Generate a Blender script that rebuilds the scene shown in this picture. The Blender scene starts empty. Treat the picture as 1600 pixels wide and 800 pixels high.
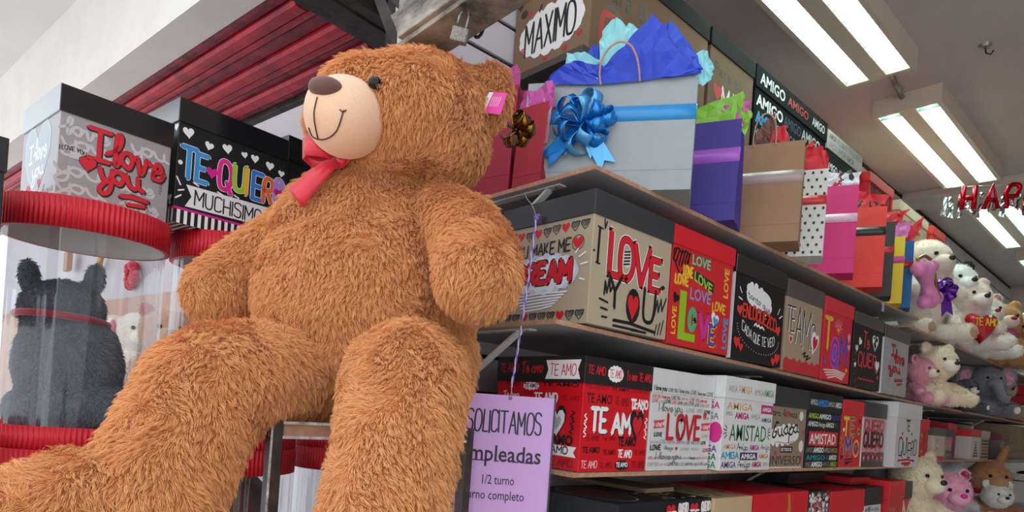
import bpy, bmesh, math, random
import numpy as np
from mathutils import Vector, Matrix
random.seed(7); RNG = np.random.default_rng(7)
scene = bpy.context.scene
COL = scene.collection
PI = math.pi
# ------------------------------------------------------------------ camera
# a level phone camera, rolled about four degrees, its view shifted upwards; eye height 1.5 m
FOC, PX, PY, ROLL = 1024.0, 800.0, 638.0, math.atan(.072)
AZ = math.atan2(1100, 1024)
EYE = 1.5
FW = (-math.sin(AZ), math.cos(AZ)); RT = (math.cos(AZ), math.sin(AZ))
cam_d = bpy.data.cameras.new('camera'); cam = bpy.data.objects.new('camera', cam_d); COL.objects.link(cam)
cam_d.sensor_width = 36; cam_d.lens = 36 * FOC / 1600; cam_d.shift_y = 238 / 1600; cam_d.clip_start = .02
_c, _s = math.cos(ROLL), math.sin(ROLL)
_X = Vector((_c * RT[0], _c * RT[1], _s)); _Y = Vector((-_s * RT[0], -_s * RT[1], _c)); _Z = Vector((-FW[0], -FW[1], 0))
M = Matrix((_X, _Y, _Z)).transposed().to_4x4(); cam.matrix_world = M
scene.camera = cam
# ------------------------------------------------------------------ light
world = bpy.data.worlds.new('world'); scene.world = world; world.use_nodes = True
bg = world.node_tree.nodes['Background']; bg.inputs[0].default_value = (.86, .93, 1, 1); bg.inputs[1].default_value = 1.75
scene.view_settings.view_transform = 'Standard'; scene.view_settings.look = 'None'
scene.view_settings.exposure = 0.04; scene.view_settings.gamma = 1
TUBE_POWER = 44.0
scene.cycles.max_bounces = 8; scene.cycles.diffuse_bounces = 4; scene.cycles.transparent_max_bounces = 24
scene.cycles.use_denoising = True

def ray(x, y):
    dx, dy = x - PX, y - PY
    h = dx * _c + dy * _s; v = -dx * _s + dy * _c
    return Vector((h * RT[0] + FOC * FW[0], h * RT[1] + FOC * FW[1], -v)) / FOC
def atX(x, y, X): r = ray(x, y); return r * (X / r.x)
def atY(x, y, Y): r = ray(x, y); return r * (Y / r.y)
def atZ(x, y, Z): r = ray(x, y); return r * (Z / r.z)
def atD(x, y, D): return ray(x, y) * D
# ------------------------------------------------------------------ materials
def lin(c):
    if isinstance(c, str):
        c = tuple(int(c[i:i + 2], 16) / 255 for i in (0, 2, 4))
    return tuple((v / 12.92 if v <= .04045 else ((v + .055) / 1.055) ** 2.4) for v in c)
MATS = {}
def mat(name, col='808080', rough=.6, metal=0, var=.0, scale=20, bump=0, bscale=80, spec=.5, sheen=0, coat=0, stretch=None, col2=None):
    if name in MATS: return MATS[name]
    m = bpy.data.materials.new(name); m.use_nodes = True; MATS[name] = m
    nt = m.node_tree; b = nt.nodes['Principled BSDF']; c = lin(col)
    b.inputs['Base Color'].default_value = (*c, 1); b.inputs['Roughness'].default_value = rough
    b.inputs['Metallic'].default_value = metal; b.inputs['Specular IOR Level'].default_value = spec
    if sheen: b.inputs['Sheen Weight'].default_value = sheen
    if coat: b.inputs['Coat Weight'].default_value = coat; b.inputs['Coat Roughness'].default_value = .12
    tc = nt.nodes.new('ShaderNodeTexCoord'); mp = nt.nodes.new('ShaderNodeMapping')
    nt.links.new(tc.outputs['Object'], mp.inputs[0])
    if stretch: mp.inputs['Scale'].default_value = stretch
    if var or col2:
        n = nt.nodes.new('ShaderNodeTexNoise'); n.inputs['Scale'].default_value = scale; n.inputs['Detail'].default_value = 6
        n.inputs['Roughness'].default_value = .65
        nt.links.new(mp.outputs[0], n.inputs['Vector'])
        r = nt.nodes.new('ShaderNodeValToRGB'); e = r.color_ramp.elements
        c2 = lin(col2) if col2 else c
        e[0].position = .35; e[1].position = .65
        e[0].color = (*[v * (1 - var) for v in c], 1); e[1].color = (*[min(1, v * (1 + var)) for v in c2], 1)
        nt.links.new(n.outputs['Fac'], r.inputs[0]); nt.links.new(r.outputs[0], b.inputs['Base Color'])
    if bump:
        n = nt.nodes.new('ShaderNodeTexNoise'); n.inputs['Scale'].default_value = bscale; n.inputs['Detail'].default_value = 5
        nt.links.new(mp.outputs[0], n.inputs['Vector'])
        bp = nt.nodes.new('ShaderNodeBump'); bp.inputs['Strength'].default_value = bump; bp.inputs['Distance'].default_value = .004
        nt.links.new(n.outputs['Fac'], bp.inputs['Height']); nt.links.new(bp.outputs[0], b.inputs['Normal'])
    return m
def emit(name, col, s):
    m = bpy.data.materials.new(name); m.use_nodes = True; nt = m.node_tree; b = nt.nodes['Principled BSDF']
    b.inputs['Base Color'].default_value = (*lin(col), 1); b.inputs['Emission Color'].default_value = (*lin(col), 1); b.inputs['Emission Strength'].default_value = s
    return m
def ink_mat():
    m = bpy.data.materials.new('printed_ink'); m.use_nodes = True; nt = m.node_tree; b = nt.nodes['Principled BSDF']
    a = nt.nodes.new('ShaderNodeAttribute'); a.attribute_name = 'ink'; nt.links.new(a.outputs['Color'], b.inputs['Base Color'])
    n = nt.nodes.new('ShaderNodeTexNoise'); n.inputs['Scale'].default_value = 300
    r = nt.nodes.new('ShaderNodeMapRange'); r.inputs[3].default_value = .38; r.inputs[4].default_value = .5
    nt.links.new(n.outputs['Fac'], r.inputs[0]); nt.links.new(r.outputs[0], b.inputs['Roughness'])
    return m
INK = ink_mat()
def clear_mat():                       # clear acetate: see-through, glossy towards grazing
    m = bpy.data.materials.new('clear_acetate'); m.use_nodes = True; nt = m.node_tree; nt.nodes.clear()
    o = nt.nodes.new('ShaderNodeOutputMaterial'); mx = nt.nodes.new('ShaderNodeMixShader'); t = nt.nodes.new('ShaderNodeBsdfTransparent')
    g = nt.nodes.new('ShaderNodeBsdfGlossy'); g.inputs['Roughness'].default_value = .06; t.inputs[0].default_value = (.955, .96, .96, 1)
    f = nt.nodes.new('ShaderNodeLayerWeight'); f.inputs['Blend'].default_value = .22
    n = nt.nodes.new('ShaderNodeTexNoise'); n.inputs['Scale'].default_value = 5; n.inputs['Detail'].default_value = 1
    tc = nt.nodes.new('ShaderNodeTexCoord'); mp = nt.nodes.new('ShaderNodeMapping'); mp.inputs['Scale'].default_value = (5, 5, .25)
    bp = nt.nodes.new('ShaderNodeBump'); bp.inputs['Strength'].default_value = .9; bp.inputs['Distance'].default_value = .02
    nt.links.new(tc.outputs['Object'], mp.inputs[0]); nt.links.new(mp.outputs[0], n.inputs['Vector']); nt.links.new(n.outputs['Fac'], bp.inputs['Height'])
    nt.links.new(bp.outputs[0], g.inputs['Normal'])
    ma = nt.nodes.new('ShaderNodeMapRange'); ma.inputs[3].default_value = .025; ma.inputs[4].default_value = .55
    nt.links.new(f.outputs['Facing'], ma.inputs[0]); nt.links.new(ma.outputs[0], mx.inputs[0])
    nt.links.new(t.outputs[0], mx.inputs[1]); nt.links.new(g.outputs[0], mx.inputs[2]); nt.links.new(mx.outputs[0], o.inputs[0])
    return m
CLEAR = clear_mat()
def fur_mat(name, c1, c2, rough=.75):
    m = bpy.data.materials.new(name); m.use_nodes = True; nt = m.node_tree; b = nt.nodes['Principled BSDF']
    h = nt.nodes.new('ShaderNodeHairInfo'); r = nt.nodes.new('ShaderNodeValToRGB')
    r.color_ramp.elements[0].color = (*lin(c1), 1); r.color_ramp.elements[1].color = (*lin(c2), 1)
    nt.links.new(h.outputs['Random'], r.inputs[0]); nt.links.new(r.outputs[0], b.inputs['Base Color'])
    b.inputs['Roughness'].default_value = rough; b.inputs['Specular IOR Level'].default_value = .25; b.inputs['Sheen Weight'].default_value = .15
    return m
# ------------------------------------------------------------------ objects
def mesh(name, V, F, mats=None, smooth=False, fm=None):
    me = bpy.data.meshes.new(name); me.from_pydata([tuple(v) for v in V], [], F)
    if mats is not None:
        for q in (mats if isinstance(mats, (list, tuple)) else [mats]): me.materials.append(q)
    if fm is not None: me.polygons.foreach_set('material_index', fm)
    if smooth: me.polygons.foreach_set('use_smooth', [True] * len(me.polygons))
    me.update(); return me
def link(name, me, parent=None, world=False, smooth=None):
    o = bpy.data.objects.new(name, me); COL.objects.link(o)
    if parent is not None:
        o.parent = parent
        if world: me.transform((Matrix.Translation(parent.location) @ parent.rotation_euler.to_matrix().to_4x4()).inverted())
    return o
def tag(o, label=None, cat=None, group=None, kind=None):
    if label: o['label'] = label
    if cat: o['category'] = cat
    if group: o['group'] = group
    if kind: o['kind'] = kind
    return o
def thing(name, label, cat, loc=(0, 0, 0), rz=0, group=None):
    o = bpy.data.objects.new(name, None); COL.objects.link(o); o.empty_display_size = .05
    o.location = loc; o.rotation_euler = (0, 0, rz); return tag(o, label, cat, group)
def origin_to_base(o):                 # a one-mesh thing gets its origin at its own base
    me = o.data; n = len(me.vertices); a = np.empty(n * 3); me.vertices.foreach_get('co', a); a = a.reshape(-1, 3)
    c = Vector(((a[:, 0].min() + a[:, 0].max()) / 2, (a[:, 1].min() + a[:, 1].max()) / 2, a[:, 2].min()))
    me.transform(Matrix.Translation(-c)); o.location = o.location + c; return o
def from_bm(name, bm, m, parent=None, world=False, smooth=False):
    bmesh.ops.recalc_face_normals(bm, faces=bm.faces)
    me = bpy.data.meshes.new(name); bm.to_mesh(me); bm.free()
    for q in (m if isinstance(m, (list, tuple)) else [m]): me.materials.append(q)
    if smooth: me.polygons.foreach_set('use_smooth', [True] * len(me.polygons))
    return link(name, me, parent, world)
def bbox(bm, x0, y0, z0, x1, y1, z1, bev=0, mtx=None):
    r = bmesh.ops.create_cube(bm, size=1); vs = r['verts']
    for v in vs:
        v.co = Vector((x0 + (v.co.x + .5) * (x1 - x0), y0 + (v.co.y + .5) * (y1 - y0), z0 + (v.co.z + .5) * (z1 - z0)))
    if bev:
        es = list({e for v in vs for e in v.link_edges})
        g = bmesh.ops.bevel(bm, geom=es, offset=bev, segments=2, affect='EDGES', profile=.5); vs = [v for v in {v for f in g['faces'] for v in f.verts} | set(v for v in vs if v.is_valid)]
    if mtx is not None:
        for v in vs: v.co = mtx @ v.co
    return vs
def box(name, x0, y0, z0, x1, y1, z1, m, parent=None, bev=0, world=False, mtx=None):
    bm = bmesh.new(); bbox(bm, x0, y0, z0, x1, y1, z1, bev, mtx); return from_bm(name, bm, m, parent, world)
def tube_data(pts, r, n=8, closed=False):
    pts = [Vector(p) for p in pts]; V = []; F = []; N = len(pts)
    rs = r if isinstance(r, (list, tuple)) else [r] * N
    up = None
    for i, p in enumerate(pts):
        t = (pts[min(i + 1, N - 1)] - pts[max(i - 1, 0)]).normalized() if not closed else (pts[(i + 1) % N] - pts[i - 1]).normalized()
        if up is None:
            up = t.orthogonal().normalized()
        up = (up - t * up.dot(t)).normalized(); s = t.cross(up)
        for k in range(n):
            a = 2 * PI * k / n; V.append(p + (up * math.cos(a) + s * math.sin(a)) * rs[i])
    for i in range(N if closed else N - 1):
        for k in range(n):
            a = i * n + k; b_ = i * n + (k + 1) % n; j = ((i + 1) % N) * n
            F.append((a, b_, j + (k + 1) % n, j + k))
    if not closed:
        F.append(tuple(range(n - 1, -1, -1))); F.append(tuple((N - 1) * n + k for k in range(n)))
    return V, F
def tube(name, pts, r, m, parent=None, n=8, closed=False, world=False):
    V, F = tube_data(pts, r, n, closed); return link(name, mesh(name, V, F, m, True), parent, world)
def lathe_data(prof, n=48, flute=0, fn=0):
    V = []; F = []
    for (r, z) in prof:
        for k in range(n):
            a = 2 * PI * k / n; rr = r + (flute * (1 if (k % 4) in (0, 1) else -1) if flute and r > .01 else 0)
            V.append((rr * math.cos(a), rr * math.sin(a), z))
    for i in range(len(prof) - 1):
        for k in range(n): F.append((i * n + k, i * n + (k + 1) % n, (i + 1) * n + (k + 1) % n, (i + 1) * n + k))
    return V, F
def lathe(name, prof, m, parent=None, n=48, flute=0, smooth=True):
    V, F = lathe_data(prof, n, flute); return link(name, mesh(name, V, F, m, smooth), parent)
def copy_tree(o, parent=None):
    c = o.copy(); COL.objects.link(c); c.parent = parent
    for ch in list(o.children): copy_tree(ch, c)
    return c
# ------------------------------------------------------------------ lettering and print
GLY = {  # marker capitals on a 6 x 8 grid ('~' = rounded)
'A': '00 38 60|13 53', 'B': '~00 08 48 57 55 44 04|~04 44 55 51 40 00', 'C': '~57 48 18 07 01 10 40 51', 'D': '~00 08 38 66 62 30 00',
'E': '58 08 00 50|04 44', 'F': '58 08 00|04 44', 'G': '~57 48 18 07 01 10 40 51 54|54 34', 'H': '00 08|50 58|04 54', 'I': '00 08',
'J': '~48 41 30 10 01', 'K': '00 08|48 03|14 50', 'L': '08 00 40', 'M': '00 08 33 68 60', 'N': '00 08 50 58',
'O': '~30 10 02 06 18 48 66 62 40 30', 'P': '~00 08 48 57 55 44 04', 'Q': '~30 10 02 06 18 48 66 62 40 30|42 6@', 'R': '~00 08 48 57 55 44 04|24 50',
'S': '~57 48 18 07 05 44 53 51 40 10 01', 'T': '08 68|38 30', 'U': '~08 02 10 40 52 58', 'V': '08 30 68', 'W': '08 20 35 50 78',
'X': '00 58|08 50', 'Y': '08 34 68|34 30', 'Z': '08 58 00 50', '!': '18 13|11 10', '.': '00 01', 'Á': '00 38 60|13 53|39 4a'}
SCR = {  # joined script, y shifted by 4 (4 = baseline)
'l': '~06 48 5b 4c 3b 34 44 57', 'o': '~38 18 06 15 34 46 47 38|38 57', 'v': '~07 18 24 34 47 48 67', 'e': '~15 26 46 47 38 28 16 14 24 44 56',
'y': '~08 15 34 46|~48 42 20 01 13 46', 'u': '~08 15 34 45|~48 45 64', 'a': '~48 28 06 15 34 45|~48 45 64', 'p': '~08 04 00|~06 28 47 46 34 14 05',
'g': '~48 28 06 15 34 46|~48 42 20 01 13 35', 'n': '~08 06 04|~05 18 38 47 54', 't': '~2b 25 34 54|08 48', 'i': '~18 15 34|1a 2b', 'm': '~08 04|~05 18 28 34|~35 48 58 64',
'q': '~48 28 06 15 34 46|~48 40 52', 'r': '~08 04|~05 18 38 47', 'c': '~47 28 06 15 34 55', 'd': '~48 28 06 15 34 46|4c 45 64', 's': '~38 18 07 26 35 34 04',
'T': '~1a 4b 7b|~4b 34 24', 'G': '~6b 4c 16 15 34 56 57|57 37', 'I': '~0a 3c 6b|~3c 24|04 54', 'Q': '~3b 18 05 24 46 5a 3b|35 63', 'h': '0c 04|~05 18 38 47 44', 'b': '0c 04|~05 18 38 46 34 04', 'j': '~28 21 00', 'L': '0c 04 44', 'z': '08 48 04 44'}
def _parse(s):
    out = []
    for st in s.split('|'):
        rnd = st.startswith('~'); st = st.lstrip('~')
        pts = [(int(p[0], 16), -1 if p[1] == '@' else int(p[1], 16)) for p in st.split()]
        if rnd and len(pts) > 2:
            for _ in range(2):
                q = [pts[0]]
                for a, b in zip(pts, pts[1:]): q += [(a[0] * .75 + b[0] * .25, a[1] * .75 + b[1] * .25), (a[0] * .25 + b[0] * .75, a[1] * .25 + b[1] * .75)]
                q.append(pts[-1]); pts = q
        out.append(pts)
    return out
GLY = {k: _parse(v) for k, v in GLY.items()}; SCR = {k: _parse(v) for k, v in SCR.items()}
_FC = {}
def font_mesh(txt, bold):
    k = (txt, bold)
    if k not in _FC:
        cu = bpy.data.curves.new('t', 'FONT'); cu.body = txt; cu.resolution_u = 2; cu.offset = bold
        o = bpy.data.objects.new('t', cu); COL.objects.link(o); dg = bpy.context.evaluated_depsgraph_get()
        me = bpy.data.meshes.new_from_object(o.evaluated_get(dg)); V = [(v.co.x, v.co.y) for v in me.vertices]; F = [tuple(p.vertices) for p in me.polygons]
        bpy.data.objects.remove(o); bpy.data.curves.remove(cu); bpy.data.meshes.remove(me)
        x1 = max((v[0] for v in V), default=1); x0 = min((v[0] for v in V), default=0)
        _FC[k] = ([((v[0] - x0), v[1]) for v in V], F, x1 - x0)
    return _FC[k]
class Print:
    """flat print on a face; u to the right, v up, in metres"""
    def __init__(s, seed=1): s.V = []; s.F = []; s.C = []; s.z = .0004; s.r = random.Random(seed)
    def add(s, V, F, c):
        o = len(s.V); s.V += [(a, b, s.z) for a, b in V]; s.F += [tuple(i + o for i in f) for f in F]; s.C += [lin(c)] * len(F); s.z += 7e-6
    def poly(s, P, c): s.add(P, [tuple(range(len(P)))], c)
    def rect(s, x0, y0, x1, y1, c): s.poly([(x0, y0), (x1, y0), (x1, y1), (x0, y1)], c)
    def ell(s, x, y, a, b, c, n=14): s.poly([(x + a * math.cos(2 * PI * k / n), y + b * math.sin(2 * PI * k / n)) for k in range(n)], c)
    def stroke(s, P, w, c, taper=False):
        P = [P[0]] + [p for q, p in zip(P, P[1:]) if abs(p[0] - q[0]) + abs(p[1] - q[1]) > w * .12]
        if len(P) < 2: return s.ell(P[0][0], P[0][1], w / 2, w / 2, c, 8)
        d = [((b[0] - a[0]), (b[1] - a[1])) for a, b in zip(P, P[1:])]; d = [(x / math.hypot(x, y), y / math.hypot(x, y)) for x, y in d]
        runs = [[0]]
        for i in range(1, len(d)):      # break at sharp corners
            if d[i][0] * d[i - 1][0] + d[i][1] * d[i - 1][1] < .2: runs.append([i])
            else: runs[-1].append(i)
        for run in runs:
            pts = [P[i] for i in run] + [P[run[-1] + 1]]; L = []; R = []
            dd = [d[i] for i in run]; h = w / 2
            for i, p in enumerate(pts):
                a = dd[max(i - 1, 0)]; b = dd[min(i, len(dd) - 1)]; n = (-(a[1] + b[1]), a[0] + b[0]); q = math.hypot(*n) or 1; k = h / q * min(1.4, 2 / q if q > .1 else 1)
                L.append((p[0] + n[0] * k, p[1] + n[1] * k)); R.append((p[0] - n[0] * k, p[1] - n[1] * k))
            V = []; F = []
            for a, b in zip(L, R): V += [a, b]
            for i in range(len(pts) - 1): F.append((2 * i, 2 * i + 1, 2 * i + 3, 2 * i + 2))
            for e, dr, (ia, ib) in ((pts[0], (-dd[0][0], -dd[0][1]), (0, 1)), (pts[-1], dd[-1], (2 * len(pts) - 1, 2 * len(pts) - 2))):
                m = len(V); nn = (-dr[1], dr[0])
                for t in (-.7, 0, .7): V.append((e[0] + h * (dr[0] * math.cos(t) + nn[0] * math.sin(t)), e[1] + h * (dr[1] * math.cos(t) + nn[1] * math.sin(t))))
                F.append((ia, ib, m, m + 1, m + 2) if e is pts[-1] else (ia, ib, m, m + 1, m + 2))
            s.add(V, F, c)
    def hand(s, txt, x, y, h, c, w=None, sx=1.0, w_total=None, font=None, gap=1.6, jit=.04, slope=0, outline=None, ow=None, shadow=None, arch=0, cols=None):
        font = font or GLY; w = w or h * .16; gl = []; cx = 0
        for ch in txt:
            if ch == ' ': cx += 3.5; gl.append(None); continue
            g = font.get(ch) or GLY.get(ch.upper()); mx = max(p[0] for st in g for p in st); gl.append((g, cx)); cx += mx + (gap if font is GLY else -.2)
        if font is GLY: cx -= gap
        k = h / 8; kx = k * sx if not w_total or cx <= 0 else w_total / cx
        W = max(cx * kx, 1e-4); jobs = []
        for i, t in enumerate(gl):
            if t is None: continue
            g, gx = t; base = 0 if any(g is q for q in GLY.values()) else 4; dy = (s.r.random() - .5) * jit * h * 2; rot = (s.r.random() - .5) * jit * 2
            cc = cols[i % len(cols)] if cols else c
            for st in g:
                pts = []
                for px, py in st:
                    X = (gx + px) * kx; Y = (py - base) * k + dy; X += Y * rot
                    Y += slope * X + arch * h * (1 - ((X - W / 2) / (W / 2)) ** 2)
                    pts.append((x + X, y + Y))
                jobs.append((pts, cc))
        if outline:
            for p, cc in jobs: s.stroke([(a + (w * .25 if shadow else 0), b - (w * .25 if shadow else 0)) for a, b in p], ow or w * 1.8, outline)
        for p, cc in jobs: s.stroke(p, w, cc)
        return W
    def font(s, txt, x, y, h, c, bold=0, w_total=None, sx=1, shear=0, slope=0, rot=0):
        V, F, W = font_mesh(txt, bold); k = h / .7; kx = w_total / W if w_total else k * sx; ca, sa = math.cos(rot), math.sin(rot)
        P = []
        for a, b in V:
            X = a * kx + shear * b * k; Y = b * k + slope * a * kx; P.append((x + X * ca - Y * sa, y + X * sa + Y * ca))
        s.add(P, F, c); return W * kx
    def heart(s, x, y, r, c, rot=0, sy=1.0, n=18):
        P = []
        for i in range(n):
            t = 2 * PI * i / n; a = .95 * math.sin(t) ** 3; b = (.8125 * math.cos(t) - .3125 * math.cos(2 * t) - .125 * math.cos(3 * t) - .0625 * math.cos(4 * t)) * sy
            P.append((x + r * (a * math.cos(rot) - b * math.sin(rot)), y + r * (a * math.sin(rot) + b * math.cos(rot))))
        s.poly(P, c)
    def scrib_heart(s, x, y, r, c, rot=0):
        for j in range(6):
            t = -.8 + j * .32; s.stroke([(x + r * t - r * .1, y - r * .5 * (1 - abs(t))), (x + r * t + r * .25, y + r * .65)], r * .16, c)
        P = []
        for i in range(15):
            a = 2 * PI * i / 14; P.append((x + r * .95 * math.sin(a) ** 3, y + r * (.8 * math.cos(a) - .31 * math.cos(2 * a) - .12 * math.cos(3 * a))))
        s.stroke(P, r * .14, c)
    def cloud(s, x, y, a, b, c, n=11, bump=.3, slope=0):
        s.ell(x, y, a * .92, b * .85, c, 20)
        for k in range(n):
            t = 2 * PI * k / n; u = x + a * .82 * math.cos(t); s.ell(u, y + b * .72 * math.sin(t) + slope * (u - x), b * bump * 1.25, b * bump * 1.25, c, 10)
    def dashes(s, x, y, r0, r1, a0, a1, n, w, c):
        for k in range(n):
            t = a0 + (a1 - a0) * k / max(1, n - 1); s.stroke([(x + r0 * math.cos(t), y + r0 * math.sin(t)), (x + r1 * math.cos(t), y + r1 * math.sin(t))], w, c)
    def ring(s, x, y, a, b, w, c, a0=0, a1=2 * PI, n=20): s.stroke([(x + a * math.cos(a0 + (a1 - a0) * k / n), y + b * math.sin(a0 + (a1 - a0) * k / n)) for k in range(n + 1)], w, c)
    def words(s, W, H, words, cols, h=.014, x0=0, y0=0, bg=None, seed=3, hands=True, gap=1.35):
        """rows of small mixed lettering that fill the face"""
        r = random.Random(seed); y = y0 + h * .25
        while y + h < H + y0:
            x = x0 + h * .3; 
            while x < x0 + W - h * 1.5:
                t = r.choice(words); c = r.choice(cols); hh = h * r.uniform(.62, .95); st = r.random(); bw = (.0, .02, .04)[r.randrange(3)]
                Wf = font_mesh(t, bw)[2] * hh / .7 * .8
                if x + Wf > x0 + W - .002: break
                if st < .5 or not hands: s.font(t, x, y, hh, c, bold=bw, w_total=Wf)
                else: s.hand(t.upper(), x, y, hh, c, w=hh * .13, w_total=Wf)
                x += Wf + h * .45
            y += h * gap
    def emit(s, name, origin, u, v, parent, n=None, world=False):
        u = Vector(u); v = Vector(v); n = Vector(n) if n else u.cross(v); origin = Vector(origin)
        me = bpy.data.meshes.new(name); me.from_pydata([tuple(origin + u * a + v * b + n * c) for a, b, c in s.V], [], s.F)
        at = me.attributes.new('ink', 'FLOAT_COLOR', 'FACE'); at.data.foreach_set('color', np.array([(*c, 1) for c in s.C], dtype=np.float32).ravel())
        me.materials.append(INK); me.update(); return link(name, me, parent, world)
# ------------------------------------------------------------------ soft toys
def icos(bm, c, r, R=None, sub=2):
    g = bmesh.ops.create_icosphere(bm, subdivisions=sub, radius=1); r = (r, r, r) if not isinstance(r, (tuple, list)) else r
    R = R or Matrix.Identity(3)
    for v in g['verts']: v.co = Vector(c) + R @ Vector((v.co.x * r[0], v.co.y * r[1], v.co.z * r[2]))
def caps(bm, pts, rs, k=5):
    for (a, b), (ra, rb) in zip(zip(pts, pts[1:]), zip(rs, rs[1:])):
        a = Vector(a); b = Vector(b)
        for i in range(k + 1): t = i / k; icos(bm, a.lerp(b, t), ra + (rb - ra) * t)
def remesh(bm, voxel, smooth=6, fac=.5):
    me = bpy.data.meshes.new('tmp'); bm.to_mesh(me); bm.free(); o = bpy.data.objects.new('tmp', me); COL.objects.link(o)
    m = o.modifiers.new('r', 'REMESH'); m.mode = 'VOXEL'; m.voxel_size = voxel; m.use_smooth_shade = True
    if smooth: q = o.modifiers.new('s', 'SMOOTH'); q.iterations = smooth; q.factor = fac
    out = bpy.data.meshes.new_from_object(o.evaluated_get(bpy.context.evaluated_depsgraph_get())); bpy.data.objects.remove(o); bpy.data.meshes.remove(me); out.materials.clear()
    out.polygons.foreach_set('use_smooth', [True] * len(out.polygons))
    return out
def noise3(P, f, seed=0):
    """smooth pseudo-noise vectors from sums of sines"""
    r = np.random.default_rng(seed); out = np.zeros_like(P)
    for k in range(5):
        W = r.normal(size=(3, 3)) * f * (1.5 ** k) ; ph = r.uniform(0, 6.28, 3); out += np.sin(P @ W.T + ph) / (1.25 ** k)
    return out / 2.4
def fur(name, me, parent, m, n, length, width, clump=.007, down=(0, 0, -1), lie=.55, world=False, keep=None, seed=1, wav=.35, kind=True, pts_n=4):
    r = np.random.default_rng(seed); me.calc_loop_triangles(); T = np.empty(len(me.loop_triangles) * 3, np.int32); me.loop_triangles.foreach_get('vertices', T); T = T.reshape(-1, 3)
    V = np.empty(len(me.vertices) * 3, np.float32); me.vertices.foreach_get('co', V); V = V.reshape(-1, 3).astype(float)
    A, B, C = V[T[:, 0]], V[T[:, 1]], V[T[:, 2]]; N = np.cross(B - A, C - A); ar = np.linalg.norm(N, axis=1); N /= ar[:, None] + 1e-12
    wgt = ar.copy()
    if keep is not None: wgt *= keep((A + B + C) / 3, N)
    idx = r.choice(len(T), n, p=wgt / wgt.sum()); u = r.random(n); v = r.random(n); f = u + v > 1; u[f] = 1 - u[f]; v[f] = 1 - v[f]
    P = A[idx] + (B[idx] - A[idx]) * u[:, None] + (C[idx] - A[idx]) * v[:, None]; Nn = N[idx]
    d = np.array(down, float); d = d / np.linalg.norm(d); sw = noise3(P, 14, seed) * .7 + noise3(P, 45, seed + 1) * .45
    def direction(P, Nn, extra=0):
        D = d[None, :] + noise3(P, 12, seed) * .8 + noise3(P, 40, seed + 1) * .6
        D -= Nn * (D * Nn).sum(1)[:, None]; D /= np.linalg.norm(D, axis=1)[:, None] + 1e-9
        return Nn * (1 - lie) + D * lie
    D = direction(P, Nn); D /= np.linalg.norm(D, axis=1)[:, None]
    # clumps: strands lean towards the tip of their cell's centre
    cell = np.floor(P / clump + r.uniform(-.25, .25, P.shape)); ci = (cell - cell.min(0)).astype(np.int64); mxc = ci.max(0) + 1; h = (ci[:, 0] * mxc[1] + ci[:, 1]) * mxc[2] + ci[:, 2]
    order = np.argsort(h, kind='stable'); hs = h[order]; start = np.r_[0, np.nonzero(np.diff(hs))[0] + 1]; cnt = np.diff(np.r_[start, n])
    cen = np.add.reduceat(P[order], start, axis=0) / cnt[:, None]; Cn = np.empty_like(P); Cn[order] = np.repeat(cen, cnt, axis=0)
    rnd = np.random.default_rng(seed + 9).uniform(-1, 1, (len(cnt), 3)); Rn = np.empty_like(P); Rn[order] = np.repeat(rnd, cnt, axis=0)
    L = length * r.uniform(.7, 1.15, n) * (1 + .25 * Rn[:, 0])
    tip = Cn + (D + Rn * wav) * L[:, None]; tip0 = P + (D + Rn * wav * .6) * L[:, None]; tip = tip * .62 + tip0 * .38 + r.normal(size=P.shape) * length * .06
    K = pts_n; Q = np.empty((n, K, 3), np.float32)
    for k in range(K):
        t = k / (K - 1); mid = P + Nn * (L * t * .75)[:, None]
        Q[:, k] = mid * (1 - t) + tip * t
    hc = bpy.data.hair_curves.new(name); hc.add_curves([K] * n); hc.attributes['position'].data.foreach_set('vector', Q.ravel())
    ra = hc.attributes.new('radius', 'FLOAT', 'POINT'); w = np.linspace(1, .25, K) * width; ra.data.foreach_set('value', np.tile(w, n).astype(np.float32))
    hc.materials.append(m); o = bpy.data.objects.new(name, hc); COL.objects.link(o); o.parent = parent
    if kind: o['kind'] = 'stuff'
    return o
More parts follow.
